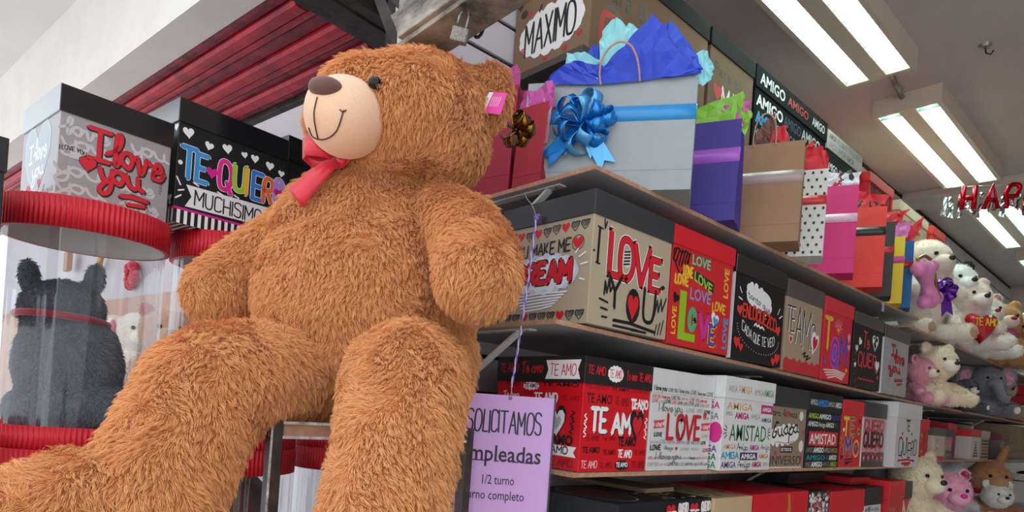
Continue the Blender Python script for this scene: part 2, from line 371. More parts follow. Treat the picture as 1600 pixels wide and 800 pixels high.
# ------------------------------------------------------------------ structure
HK = 1.12                              # the wall and the high shelf stand this much further out
XW, XS = -1.31 * HK, -.97                   # slat wall plane, shelf front plane
ua, wb = Vector((-.124, .992, 0)), Vector((-.992, -.124, 0))   # frame of the street side: ua into the shop, wb along the street
UW = Matrix(((ua.x, wb.x, 0, 0), (ua.y, wb.y, 0, 0), (0, 0, 1, 0), (0, 0, 0, 1)))
mt = dict(
 ceil=mat('ceiling_paint', 'c4b4ae', .85, var=.04, scale=3, bump=.1, bscale=12),
 beige=mat('beige_plaster', 'e8e1d8', .85, var=.05, scale=4, bump=.3, bscale=25),
 canopy=mat('grey_white_plaster', 'e4e2df', .85, var=.04, scale=3, bump=.3, bscale=25),
 lilac=mat('pale_wall_paint', 'b9b1b6', .6, var=.03, scale=4),
 slat=mat('slatwall_laminate', 'c9c2c6', .5, var=.03, scale=5), groove=mat('dark_groove', '2a2422', .8),
 floor=mat('floor_terrazzo', 'bdb6ad', .5, var=.12, scale=30),
 red_steel=mat('grimy_red_steel', '9c1024', .5, .0, var=.3, scale=9, bump=.35, bscale=60, stretch=(1, 1, 1), col2='b81c32'),
 red_dark=mat('dirty_maroon_steel', '701622', .55, var=.4, scale=14, bump=.4, bscale=60, col2='8a2432'),
 grime=mat('grimy_dark_steel', '3d3532', .65, .3, var=.5, scale=18, bump=.5, bscale=50),
 chip=mat('chipped_white_steel', '574e45', .6, .2, var=.5, scale=9, bump=.7, bscale=40, stretch=(1, 1, 3), col2='958c7e'),
 board=mat('shelf_laminate', 'a39e9e', .5, var=.04, scale=6), edge=mat('chipboard_edge', 'bb8c6e', .7, var=.18, scale=60),
 white=mat('white_enamel', 'e4e1dc', .4, var=.03), steel=mat('worn_zinc', '9b968c', .4, .8, var=.25, scale=60, bump=.3),
)
st = lambda o: tag(o, kind='structure')
st(box('floor', -6, -4, -1.55, 4, 9, -1.5, mt['floor']))
st(box('ceiling', XW - .3, 1.0, 1.58, 3.3, 8.2, 1.70, mt['ceil']))
st(box('wall_right', 3.2, 1.0, -1.5, 3.3, 8.2, 1.58, mt['beige']))
st(box('wall_far', XW - .3, 8.1, -1.5, 3.2, 8.2, 1.58, mt['ceil']))
st(box('trim_1', XW, 4.70, 1.535, 3.2, 4.95, 1.579, mt['ceil']))
wb_o = st(box('wall_back', XW - .05, .87, -1.5, XW - .012, 8.1, 1.58, mt['groove']))
z = -.62
pm = bpy.data.meshes.new('wall_panel'); bm = bmesh.new(); bbox(bm, XW - .012, .87, 0, XW, 8.1, .0965, .0025); bm.to_mesh(pm); bm.free(); pm.materials.append(mt['slat'])
k = 0
while z < 1.5:
    o = link('wall_panel', pm, wb_o); o.location.z = 1.015 + .108 * (k - 15) ; z = o.location.z + .11; k += 1
st(box('wall_left', 1.9, 1.75, -1.5, 2.0, 9.0, 1.75, mt['lilac'], mtx=UW))
st(box('canopy_ceiling', -.1, 2.0, 1.50, .835, 8, 1.6, mt['canopy'], mtx=UW))
st(box('lintel_beam', .82, 1.1, 1.11, .93, 8, 1.7, mt['beige'], mtx=UW))
# red ribbed roller shutter lying open under the lintel
t = thing('roller_shutter', 'grimy red ribbed steel roller shutter above the boxes at left', 'shutter', UW @ Vector((1.1, 3, 1.1)))
prof = [(0, .02), (.012, .0), (.03, -.004), (.045, .0), (.052, .018), (.062, .022)]
u0 = .925
for i, (wd, mm, dz) in enumerate([(.05, 'red_dark', .03), (.048, 'red_steel', 0), (.03, 'red_steel', .018), (.055, 'red_dark', .035), (.05, 'red_steel', 0), (.035, 'red_steel', .02), (.03, 'red_dark', .035), (.055, 'red_steel', 0), (.03, 'red_dark', .02)]):
    V = []; F = []; n = 5; pr = [(0, .03), (.12, 0), (.45, -.006), (.85, 0), (1, .03)]
    for w_ in (1.72 + .01 * (i % 2), 7.5):
        for a, b in pr: V.append(UW @ Vector((u0 + a * wd, w_, 1.10 + dz * .45 + b * .35)))
        V.append(UW @ Vector((u0 + wd, w_, 1.16))); V.append(UW @ Vector((u0, w_, 1.16)))
    for q in range(7): F.append((q, (q + 1) % 7, 7 + (q + 1) % 7, 7 + q))
    F += [tuple(range(7)), tuple(range(13, 6, -1))]
    link('slat', mesh('slat', V, F, mt[mm]), t, True); u0 += wd + .001
box('bottom_rail', u0, 1.7, 1.09, u0 + .028, 7.5, 1.17, mt['grime'], t, .004, True, UW)
for q in range(3):
    box('hasp', u0 - .02, 1.78 + q * .9, 1.06, u0 + .035, 1.86 + q * .9, 1.085, mt['grime'], t, .006, True, UW)
t = thing('steel_beam', 'dark grimy steel beam closing off the red shutter', 'beam', UW @ Vector((1.1, 1.66, 1.1)))
box('flange', .70, 1.60, 1.085, 1.52, 1.70, 1.10, mt['grime'], t, .003, True, UW); box('web', .70, 1.63, 1.10, 1.52, 1.65, 1.25, mt['grime'], t, 0, True, UW)
box('edge_plate', .70, 1.55, 1.09, 1.52, 1.60, 1.20, mt['grime'], t, .003, True, UW)
# chipped white corner bar of the second shutter, with the padlock
P0 = atD(626, 92, 1.46); P1 = atD(820, -38, 1.18); ax = (P1 - P0).normalized(); sd = ax.cross(Vector((0, 0, 1))).normalized(); upv = sd.cross(ax)
BM = Matrix((ax, sd, upv)).transposed().to_4x4(); BM.translation = P0; Lb = (P1 - P0).length
t = thing('shutter_lock_bar', 'chipped white and rusty steel shutter bar above the bear', 'lock bar', P0)
box('lower_rail', -.02, -.045, -.012, Lb, .04, .0, mt['chip'], t, .002, True, BM)
box('rail', -.0, -.05, .0, Lb, -.036, .05, mt['chip'], t, .002, True, BM)
box('rail', .03, -.012, .0, Lb, .004, .045, mt['white'], t, .002, True, BM)
box('rail', .06, .02, .0, Lb, .05, .085, mt['chip'], t, .003, True, BM)
box('bolt', .01, -.034, .004, .13, -.016, .03, mt['grime'], t, .004, True, BM)
box('bolt', .05, -.03, .032, .10, -.012, .05, mt['white'], t, .003, True, BM)
tube('ring', [BM @ Vector((.20 + .016 * math.cos(a), -.056, .012 + .02 * math.sin(a))) for a in np.linspace(0, 2 * PI, 13)[:-1]], .0035, mt['grime'], t, closed=True, world=True)
tube('ring', [BM @ Vector((.125 + .012 * math.cos(a), -.056, .018 + .014 * math.sin(a))) for a in np.linspace(0, 2 * PI, 13)[:-1]], .003, mt['chip'], t, closed=True, world=True)
t = thing('corner_plate', 'bent chipped white steel plate at the end of the lock bar', 'bracket', atD(620, 60, 1.42))
def card(name, pix, D, th, m, par):      # a plate with thickness through pixels at depth D
    P = [atD(x, y, D) for x, y in pix]; n = (P[1] - P[0]).cross(P[2] - P[0]).normalized() * th; N = len(P)
    V = P + [p + n for p in P]; F = [tuple(range(N)), tuple(range(2 * N - 1, N - 1, -1))] + [(i, (i + 1) % N, N + (i + 1) % N, N + i) for i in range(N)]
    return link(name, mesh(name, V, F, m), par, True)
card('plate', [(610, 24), (625, 14), (633, 27), (632, 50), (622, 50)], 1.40, .005, mt['chip'], t)
card('plate', [(621, 48), (632, 50), (634, 70), (620, 80)], 1.42, .005, mt['white'], t)
card('strap', [(583, -5), (600, -5), (612, 20), (620, 48), (620, 78), (603, 50)], 1.46, .006, mt['grime'], t)
card('strap', [(598, -12), (700, -12), (640, 22), (632, 40), (622, 12)], 1.48, .006, mt['grime'], t)
t = thing('padlock', 'worn grey padlock hanging from the shutter bar', 'padlock', atD(718, 52, 1.27))
Pc = atD(718, 56, 1.27); rx = _X; rz_ = _Y; fy = -_Z
PM = Matrix((rx, fy, rz_)).transposed().to_4x4() @ Matrix.Rotation(math.radians(14), 4, 'Y'); PM.translation = Pc
box('lock_body', -.016, -.008, -.014, .016, .008, .014, mat('pitted_metal', '8e867b', .55, .5, var=.45, scale=250, bump=.5, bscale=300), t, .002, True, PM)
tube('shackle', [PM @ Vector(p) for p in ((.009, 0, .01), (.009, 0, .04), (.006, 0, .05), (0, 0, .054), (-.006, 0, .05), (-.009, 0, .04), (-.009, 0, .022))], .0026, mt['steel'], t, world=True)
# ------------------------------------------------------------------ shelves
def shelf(label, y0, y1, ztop, x1=XS, tilt=0, th=.011, brk=(), lab2=None, blen=.29):
    t = thing('wall_shelf', label, 'shelf', (XW, y0, ztop - th), group=None)
    o = box('shelf_board', 0, 0, 0, x1 - XW - .001, y1 - y0, th, mt['board'], t)
    e = box('edge_strip', x1 - XW - .001, -.0012, .0005, x1 - XW + .0004, y1 - y0, th - .0005, mt['edge'], t)
    e = box('edge_strip', 0, -.0015, .0005, x1 - XW, -.0001, th - .0005, mt['edge'], t)
    for by in brk:
        yy = by - y0
        bm = bmesh.new(); bbox(bm, 0.001, yy - .012, -.004, blen + .10, yy + .012, -.0005); bbox(bm, .0, yy - .012, -.25, .004, yy + .012, -.004)
        a = Vector((blen + .055, yy, -.006)); b = Vector((.006, yy, -.205)); d = (b - a)
        R = d.to_track_quat('X', 'Z').to_matrix().to_4x4(); R.translation = a
        bbox(bm, 0, -.01, -.003, d.length, .01, .003, 0, R); bmesh.ops.recalc_face_normals(bm, faces=bm.faces)
        o = from_bm('bracket', bm, mt['white'], t)
        for sx in (blen + .08, .05):
            V, F = lathe_data([(0, -.0065), (.004, -.0055), (.005, -.004)], 10); q = link('screw', mesh('screw', V, F, mt['steel']), o); q.location = (sx, yy, 0)
    t.rotation_euler.x = tilt; return t
Z1, Z3 = .557, -.134
def zm(y): return .2 - .0125 * (y - 1.1)
S1 = shelf('grey shelf with chipboard edge carrying the gift bags', 1.105, 3.45, Z1, brk=(1.135, 2.2, 3.3), blen=.27)
S2 = shelf('grey shelf with chipboard edge under the I LOVE YOU and LOVE boxes', 1.03, 3.5, zm(1.03), x1=-.985, tilt=-.0125, brk=(1.07, 2.2, 3.35), blen=.27)
S3 = shelf('grey shelf with pale edge under the TE AMO, AMISTAD and UNIVERSO boxes', 1.105, 3.52, Z3, brk=(1.2, 2.5, 3.2), blen=.25)
S4 = shelf('lower shelf holding the row of lidded boxes seen from above', 1.105, 3.55, -.545)
S0 = shelf('high shelf under the kraft MÁXIMO box and the AMIGO box', 1.105 * HK, 3.95 * HK, .849 * HK, th=.02, x1=-1.035 * HK, brk=(2.0, 3.3), blen=.1)
for o in S0.children:
    if o.name.startswith('edge_strip'): o.data.materials[0] = mat('dark_laminate_edge', '4c403a', .6)
    if o.name.startswith('shelf_board'): o.data.materials[0] = mat('dark_laminate', '5a504b', .6)
S5 = shelf('shelf holding the big cream and tan soft toys', 3.3, 7.2, .505, brk=(3.9, 5.2)); S6 = shelf('shelf holding the grey elephant soft toy', 3.52, 6.6, .168, brk=(4.2, 5.6)); S7 = shelf('shelf of small red and grey gift boxes past the TE QUIERO box', 3.56, 5.75, -.108); S8 = shelf('lowest shelf holding the pink and tan soft toys', 3.56, 7.2, -.50)
tag_o = thing('price_tag', 'small lilac price tag on the front edge of the bag shelf', 'tag', (XS + .003, 2.96, Z1 - .045))
box('label_card', 0, -.012, 0, .001, .014, .03, mat('lilac_card', 'b9a6d0', .6), tag_o); box('clip', -.004, -.008, .028, .003, .010, .040, mat('clear_plastic_grey', 'c9c9d2', .3), tag_o)
# ------------------------------------------------------------------ ceiling lights
TUBE = emit('glowing_tube', 'e4fff6', TUBE_POWER)
fm = mat('fixture_enamel', 'cdb9a6', .45, var=.03); refl = mat('bright_reflector', 'a3b8b2', .35, .0, spec=.5); louv = mat('louver_metal', '8fa39e', .35, .2)
def fixture(y0, lab):
    L, W, H = 1.22, .285, .08; t = thing('ceiling_light', lab, 'ceiling light', (-1.185, y0, 1.5), group=None)
    bm = bmesh.new(); b = .02
    bbox(bm, 0, 0, 0, b, L, H); bbox(bm, W - b, 0, 0, W, L, H); bbox(bm, b, 0, 0, W - b, b, H); bbox(bm, b, L - b, 0, W - b, L, H); bbox(bm, b, b, H - .004, W - b, L - b, H)
    from_bm('housing', bm, fm, t); box('centre_cover', .108, b, .0, .177, L - b, .03, fm, t, .003)
    blade = bpy.data.meshes.new('louver_blade'); bm = bmesh.new(); bbox(bm, 0, -.0015, 0, .088, .0015, .022); bm.to_mesh(blade); bm.free(); blade.materials.append(louv)
    tv, tf = tube_data([(0, .03, 0), (0, L - .03, 0)], .013, 12); tm = mesh('tube', tv, tf, TUBE, True)
    for x0 in (.02, .177):
        V = [(x0 + .001, .021, .004), (x0 + .02, .021, .05), (x0 + .044, .021, .062), (x0 + .067, .021, .05), (x0 + .087, .021, .004)]; V = V + [(a, L - .021, c) for a, _, c in V]
        link('reflector', mesh('reflector', V, [(i, i + 1, 6 + i, 5 + i) for i in range(4)], refl, True), t)
        o = link('tube', tm, t); o.location = (x0 + .044, 0, .034)
        for e in (.03, L - .045): box('tube_cap', x0 + .03, e, .02, x0 + .058, e + .014, .048, mt['white'], t)
        for q in range(26):
            o = link('louver_blade', blade, t); o.location = (x0, .06 + q * .044, .0)
    return t
fixture(1.73, 'twin-tube louvered ceiling light nearest the front, largest in view'); fixture(3.30, 'second twin-tube louvered ceiling light from the front'); fixture(4.94, 'third twin-tube ceiling light, behind the red foil letters'); fixture(6.58, 'farthest twin-tube ceiling light, at the right edge')
for (a, b) in (((-1.03, 2.95), (-1.06, 3.30)), ((-1.03, 4.52), (-1.03, 4.94))):
    c = tube('conduit', [(a[0], a[1] - .02, 1.56), (a[0], a[1] + .06, 1.567), (b[0], b[1] - .05, 1.567), (b[0], b[1] + .02, 1.56)], .011, mt['chip'])
    tag(c, 'metal conduit joining the first and second ceiling lights' if a[1] < 3 else 'metal conduit joining the second and third ceiling lights', 'conduit')
hk = thing('ceiling_hook', 'small rusty screw hook in the ceiling at upper right', 'hook', (-.70, 3.08, 1.58))
V, F = lathe_data([(0, -.012), (.02, -.012), (.024, 0)], 14); link('plate', mesh('plate', V, F, mt['steel']), hk)
tube('hook_wire', [(0, 0, -.01), (.004, 0, -.035), (.02, 0, -.045), (.028, .004, -.03)], .003, mt['grime'], hk)
# ------------------------------------------------------------------ metal stand under the bear
lz = -.052; A0 = atZ(425, 657, lz); A0 = Vector((A0.x, A0.y, lz)); 
Df = 1.15; A0 = atD(425, 657, Df); A0.z = lz; B0 = atD(741, 667, 1.46); B0.z = lz
ex = (B0 - A0); Wd = ex.length; ex.normalize(); ey = Vector((-ex.y, ex.x, 0)); SM = Matrix((ex, ey, Vector((0, 0, 1)))).transposed().to_4x4(); SM.translation = A0
brown = mat('brown_painted_steel', '4a3f3b', .45, .3, var=.3, scale=40, bump=.3); worn = mat('worn_white_edge', 'b5aeab', .5, .2, var=.4, scale=30, bump=.3, col2='d8d2cf')
t = thing('metal_stand', 'brown steel framed stand with wood top under the teddy bear', 'stand', A0 + Vector((0, 0, -1.4)))
box('top_board', .022, .004, -.026, Wd - .022, .33, -.003, mt['edge'], t, 0, True, SM)
box('front_rail', .02, -.002, -.005, Wd - .02, .006, .0, worn, t, 0, True, SM); box('front_rail', .02, -.002, -.031, Wd - .02, .006, -.026, worn, t, 0, True, SM)
box('side_rail', -.002, .02, -.026, .018, .34, 0, worn, t, .001, True, SM); box('side_rail', Wd - .018, .02, -.026, Wd + .002, .34, 0, brown, t, .001, True, SM); box('back_rail', 0, .33, -.026, Wd, .35, 0, brown, t, .001, True, SM)
for x, y in ((0, 0), (Wd - .022, 0), (0, .33), (Wd - .022, .33)):
    l = box('leg', x, y - .002, -1.4475, x + .022, y + .024, .001, brown, t, .0015, True, SM)
    if (x, y) == (0, 0): box('worn_corner', -.0008, -.0028, -1.4, .0025, .0004, -.002, worn, l, 0, False); l.children[0].data.transform(SM); l.children[0].data.transform(Matrix.Translation(-t.location))
for zz in (-.5, -1.1): 
    box('cross_bar', .02, .0, zz, Wd - .02, .018, zz + .02, brown, t, 0, True, SM)
    for x in (0, Wd - .02): box('cross_bar', x, .02, zz, x + .018, .33, zz + .02, brown, t, 0, True, SM)
# ------------------------------------------------------------------ the teddy bear
CR = Matrix((_X, -_Z, _Y)).transposed()          # columns: image right, away, image up
bear_root = atD(560, 655, 1.43); bear_root.z = lz
def PT(px, py, D): return atD(px, py, D) - bear_root
def EL(bm, px, py, D, rx, ry, rd, rot=0, yaw=0, sub=3):
    R = CR @ Matrix.Rotation(math.radians(-rot), 3, 'Y') @ Matrix.Rotation(math.radians(yaw), 3, 'Z')
    icos(bm, PT(px, py, D), (rx * D / 1024, rd, ry * D / 1024), R, sub)
def CP(bm, L, k=7): caps(bm, [PT(*p[:3]) for p in L], [p[3] * p[2] / 1024 for p in L], k)
bear = thing('teddy_bear', 'giant orange-brown teddy bear with red neck ribbon sitting on the metal stand', 'teddy bear', bear_root)
bm = bmesh.new()
# trunk
EL(bm, 575, 470, 1.43, 172, 170, .20, 4); EL(bm, 572, 372, 1.44, 145, 112, .165, 6); EL(bm, 562, 316, 1.42, 108, 42, .13, 14); EL(bm, 560, 560, 1.45, 165, 92, .20)
EL(bm, 640, 560, 1.45, 105, 85, .18)
# head
EL(bm, 634, 192, 1.36, 132, 91, .16, 14); EL(bm, 588, 174, 1.36, 92, 69, .14); EL(bm, 690, 215, 1.38, 72, 78, .14, 10); EL(bm, 560, 205, 1.34, 76, 50, .13, 0)
# ears: a thick disc with a shallow front dish
EL(bm, 768, 151, 1.36, 33, 54, .026, -6, 25); EL(bm, 740, 132, 1.38, 24, 26, .024)
EL(bm, 560, 128, 1.52, 45, 42, .03)
# right-hand arm (photo) and paw
CP(bm, [(690, 335, 1.36, 48), (728, 365, 1.29, 58), (747, 415, 1.22, 68), (745, 437, 1.18, 67)])
# left-hand arm
CP(bm, [(455, 375, 1.46, 52), (400, 415, 1.46, 55), (345, 455, 1.42, 54), (338, 460, 1.40, 50)])
# right-hand leg hanging over the stand
CP(bm, [(650, 590, 1.36, 88), (636, 598, 1.20, 96), (632, 604, 1.13, 98), (622, 680, 1.06, 96), (603, 780, 1.01, 98), (588, 900, .98, 108), (575, 980, .95, 112)], 8)
# left-hand leg reaching out to the lower left
CP(bm, [(480, 598, 1.36, 78), (400, 590, 1.22, 88), (342, 602, 1.13, 96), (322, 612, 1.11, 96), (285, 680, 1.06, 98), (240, 770, 1.02, 108), (200, 840, 1.0, 112)], 8)
CP(bm, [(200, 800, 1.0, 92), (110, 800, .96, 98), (30, 830, .93, 98), (-30, 860, .92, 90)], 8)
body = remesh(bm, .0075, 3)
bo = link('plush_body', body, bear)
BFUR = fur_mat('orange_brown_plush_fur', 'df9050', 'f9bf84'); body.materials.append(mat('orange_brown_plush_backing', 'b5713a', .9, sheen=.2, var=.1, scale=60))
mz = PT(540, 184, 1.235); mzr = (64 * 1.235 / 1024, .085, 61 * 1.235 / 1024)
CRt = CR.transposed()
def keep(C, N):
    w = np.array(bear_root)[None] + C; view = -w / np.linalg.norm(w, axis=1)[:, None]; f = (N * view).sum(1); k = np.where(f > -.25, 1.0, .12)
    q = (C - np.array(mz)) @ np.array(CR); q = q / (np.array(mzr) * .97); ins = (q ** 2).sum(1) < 1
    k[ins] = 0
    px = C @ np.array(_X); return k
fur('fur', body, bear, BFUR, 400000, .0135, .00042, clump=.0075, down=(0, 0, -1), lie=.62, keep=keep, seed=3)
# muzzle, nose, stitched smile, eye
bm = bmesh.new(); EL(bm, 540, 184, 1.235, 63, 60, .082, 0, 0, 4); EL(bm, 515, 172, 1.205, 38, 44, .05, 0, 0, 4)
mu = remesh(bm, .005, 8); mu.materials.append(mat('short_beige_plush', 'f2c4a2', .85, var=.03, scale=150, bump=.25, bscale=500, sheen=.3)); muz = link('muzzle', mu, bear)
from mathutils.bvhtree import BVHTree
bv = BVHTree.FromPolygons([v.co.copy() for v in mu.vertices], [tuple(p.vertices) for p in mu.polygons])
def on_muz(px, py, off=.0012):
    o = -Vector(bear_root); d = ray(px, py).normalized(); h = bv.ray_cast(o, d); 
    if h[0] is None: h = (bv.find_nearest(PT(px, py, 1.2))[0], d * -1); return h[0] + (-d) * off
    return h[0] + h[1] * off
bm = bmesh.new(); icos(bm, PT(509, 137, 1.163), (27 * 1.17 / 1024, .022, 16 * 1.17 / 1024), CR @ Matrix.Rotation(math.radians(4), 3, 'Y'), 4)
from_bm('nose', bm, mat('brown_short_plush', '6b473a', .8, var=.05, scale=200, bump=.3, bscale=500, sheen=.3), bear, smooth=True)
th = mat('dark_brown_thread', '4a2a22', .7)
def path(P, n=6):
    out = []
    for i in range(len(P) - 1):
        p0, p1, p2, p3 = [Vector(P[max(0, min(len(P) - 1, i + j))]) for j in (-1, 0, 1, 2)]
        for k in range(n):
            t = k / n; out.append(.5 * ((2 * p1) + (p2 - p0) * t + (2 * p0 - 5 * p1 + 4 * p2 - p3) * t * t + (3 * p1 - p0 - 3 * p2 + p3) * t ** 3))
    return out + [Vector(P[-1])]
tube('mouth_stitch', [on_muz(p.x, p.y) for p in path([(496, 152), (491, 180), (497, 216)])], .0011, th, bear)
tube('mouth_stitch', [on_muz(p.x, p.y) for p in path([(483, 199), (490, 214), (508, 217), (526, 204), (537, 172)])], .0012, th, bear)
tube('mouth_stitch', [on_muz(p.x, p.y) for p in path([(531, 171), (536, 175), (541, 172)])], .0011, th, bear)
bvb = BVHTree.FromPolygons([v.co.copy() for v in body.vertices], [tuple(p.vertices) for p in body.polygons])
def on_body(px, py, off=.01): o = -Vector(bear_root); d = ray(px, py).normalized(); h = bvb.ray_cast(o, d); return h[0] + h[1] * off
e = on_body(588, 133, .007)
bm = bmesh.new(); icos(bm, e, (.0125, .010, .0115), CR, 3); from_bm('eye', bm, mat('glossy_black_eye', '0d0908', .12, spec=.35), bear, smooth=True)
bm = bmesh.new(); icos(bm, e - _Z * .005, (.0150, .008, .0140), CR, 3); from_bm('eye_rim', bm, mat('brown_eye_rim', '5c3a26', .5), bear, smooth=True)
# hang tag on the ear
hg = on_body(765, 168, .016) + bear_root
R = CR @ Matrix.Rotation(math.radians(8), 3, 'Y') @ Matrix.Rotation(math.radians(-12), 3, 'Z'); TM = R.to_4x4(); TM.translation = hg + _Z * .012
t = thing('hang_tag', 'pink and white paper hang tag fixed to the teddy bear ear', 'tag', hg)
def slab(name, P, y0, y1, m, par):
    V = [TM @ Vector((a, y0, b)) for a, b in P] + [TM @ Vector((a, y1, b)) for a, b in P]; n = len(P)
    return link(name, mesh(name, V, [tuple(range(n)), tuple(range(2 * n - 1, n - 1, -1))] + [(i, (i + 1) % n, n + (i + 1) % n, n + i) for i in range(n)], m), par, True)
slab('pink_card', [(-.018, -.020), (.018, -.023), (.026, .021), (-.004, .021)], 0, .0006, mat('pink_card', 'e83fa0', .45), t)
slab('white_card', [(-.026, -.017), (-.016, -.020), (-.003, .021), (-.012, .021)], -.0006, .0, mat('white_card', 'f1ece8', .5), t)
pr = Print(3); pr.hand('GIFT', .0, .0, .004, 'f6d2e6', .0006); pr.hand('PLUSH', .0, -.008, .003, 'f6d2e6', .0005)
pr2 = Print(4)
for q in range(5): pr2.stroke([(-.003 + q * .004, .016 - q * .0), (-.009 + q * .004, -.004)], .0009, 'fbe3ef')
pr2.emit('lettering', TM @ Vector((.002, -.0008, -.004)), R @ Vector((1, 0, 0)), R @ Vector((0, 0, 1)), t, world=True)
tube('tag_loop', [TM @ Vector(p) for p in ((-.012, 0, .018), (-.014, .006, .024), (-.010, .016, .022))], .0006, mat('clear_plastic_grey', 'c9c9d2', .3), t, n=5, world=True)
# satin ribbon bow, at the throat
sat = mat('red_satin_ribbon', 'd80f2c', .32, sheen=.3, coat=.2)
def ribbon(name, P, wv, m, parent, world=False, th=.0008, wfun=None):
    """strip along P with half-width vectors"""
    V = []; n = len(P)
    for i, p in enumerate(P):
        w = wv[i] if isinstance(wv, list) else wv; V += [Vector(p) - w, Vector(p) + w]
    F = [(2 * i, 2 * i + 1, 2 * i + 3, 2 * i + 2) for i in range(n - 1)]
    o = link(name, mesh(name, V, F, m, True), parent, world); s = o.modifiers.new('s', 'SOLIDIFY'); s.thickness = th; return o
nb = on_body(541, 266, .02); up_ = _Y; rt_ = _X; tw = _Z
K = PT(541, 266, 1.0) * 0 + nb + tw * .01
rb = thing('ribbon_bow', 'red satin ribbon bow tied at the teddy bear neck', 'ribbon', bear_root + K); KR = K - K
def rp(dx, dy, dz): return rt_ * dx / 1000 + up_ * -dy / 1000 + tw * dz / 1000      # px-like millimetres
bm = bmesh.new(); icos(bm, (0, 0, 0), (.013, .011, .017), CR, 3); from_bm('knot', bm, sat, rb, smooth=True)
s_ = 1.3
ribbon('loop', [rp(-8, 0, 4), rp(-30, -10, 22), rp(-62, -20, 18), rp(-74, -18, 4), rp(-60, -4, -6), rp(-30, 4, 0), rp(-6, 4, 2)], [up_ * .006, up_ * .014, up_ * .02, up_ * .02, up_ * .018, up_ * .01, up_ * .006], sat, rb)
ribbon('loop', [rp(4, -2, 4), rp(12, -14, 12), rp(18, -18, 8), rp(20, -8, -2), rp(10, 6, 2), rp(2, 8, 4)], [up_ * .006, up_ * .009, up_ * .009, up_ * .008, up_ * .007, up_ * .005], sat, rb)
dgn = (rt_ * .6 - up_ * .75).normalized()
ribbon('tail', [rp(-4, 6, 8), rp(-24, 22, 14), rp(-52, 50, 18), rp(-78, 76, 16), rp(-84, 82, 15)], [dgn * .009, dgn * .014, dgn * .018, dgn * .022, dgn * .022], sat, rb)
ribbon('tail', [rp(-8, 10, 0), rp(-34, 16, -2), rp(-60, 30, -8), rp(-70, 42, -10)], [dgn * .007, dgn * .010, dgn * .011, dgn * .012], sat, rb)
# neck band half hidden in the fur
band = [(452, 258), (480, 268), (515, 268), (541, 266), (580, 262), (640, 276), (700, 296), (745, 306)]
tube('neck_band', [on_body(p.x, p.y, .004) + bear_root for p in path(band, 5) if 500 < p.x < 545], .004, sat, rb, world=True)
# ------------------------------------------------------------------ gift boxes
def card_mat(col, rough=.42, metal=0, coat=0): return mat('card_' + col + ('_gloss' if coat else '') + ('_foil' if metal else ''), col, rough, metal, var=.035, scale=15, bump=.04, bscale=200, coat=coat)
def gift_box(label, loc, w, d, h, body, lid, lh, front=None, side=None, lfront=None, lside=None, ltop=None, rz=PI / 2, group=None, bm_=None, lm_=None, over=.0035, seed=1, bottom=None):
    t = thing('gift_box', label, 'box', loc, rz, group); bh = h - lh
    box('box_body', 0, 0, 0, w, d, h - .003, bm_ or card_mat(body), t, .0015)
    ld = box('lid', -over, -over, bh, w + over, d + over, h, lm_ or card_mat(lid), t, .0015)
    def pr(fn, W, H, name, org, u, v, par, z0=0):
        if fn: p = Print(seed + hash(name) % 7 if False else seed + len(name)); fn(p, W, H); p.emit(name, org, u, v, par)
    pr(front, w, bh, 'front_print', (0, 0, 0), (1, 0, 0), (0, 0, 1), t)
    pr(side, d, bh, 'side_print', (0, d, 0), (0, -1, 0), (0, 0, 1), t)
    pr(lfront, w, lh, 'lid_front_print', (0, -over, bh), (1, 0, 0), (0, 0, 1), ld)
    pr(lside, d, lh, 'lid_side_print', (-over, d, bh), (0, -1, 0), (0, 0, 1), ld)
    pr(ltop, w, d, 'lid_top_print', (0, 0, h), (1, 0, 0), (0, 1, 0), ld)
    pr(bottom, w, d, 'base_print', (0, d, 0), (1, 0, 0), (0, -1, 0), t)
    return t
K, WH, RD = '1d1b1c', 'f3f0ee', 'd4202c'
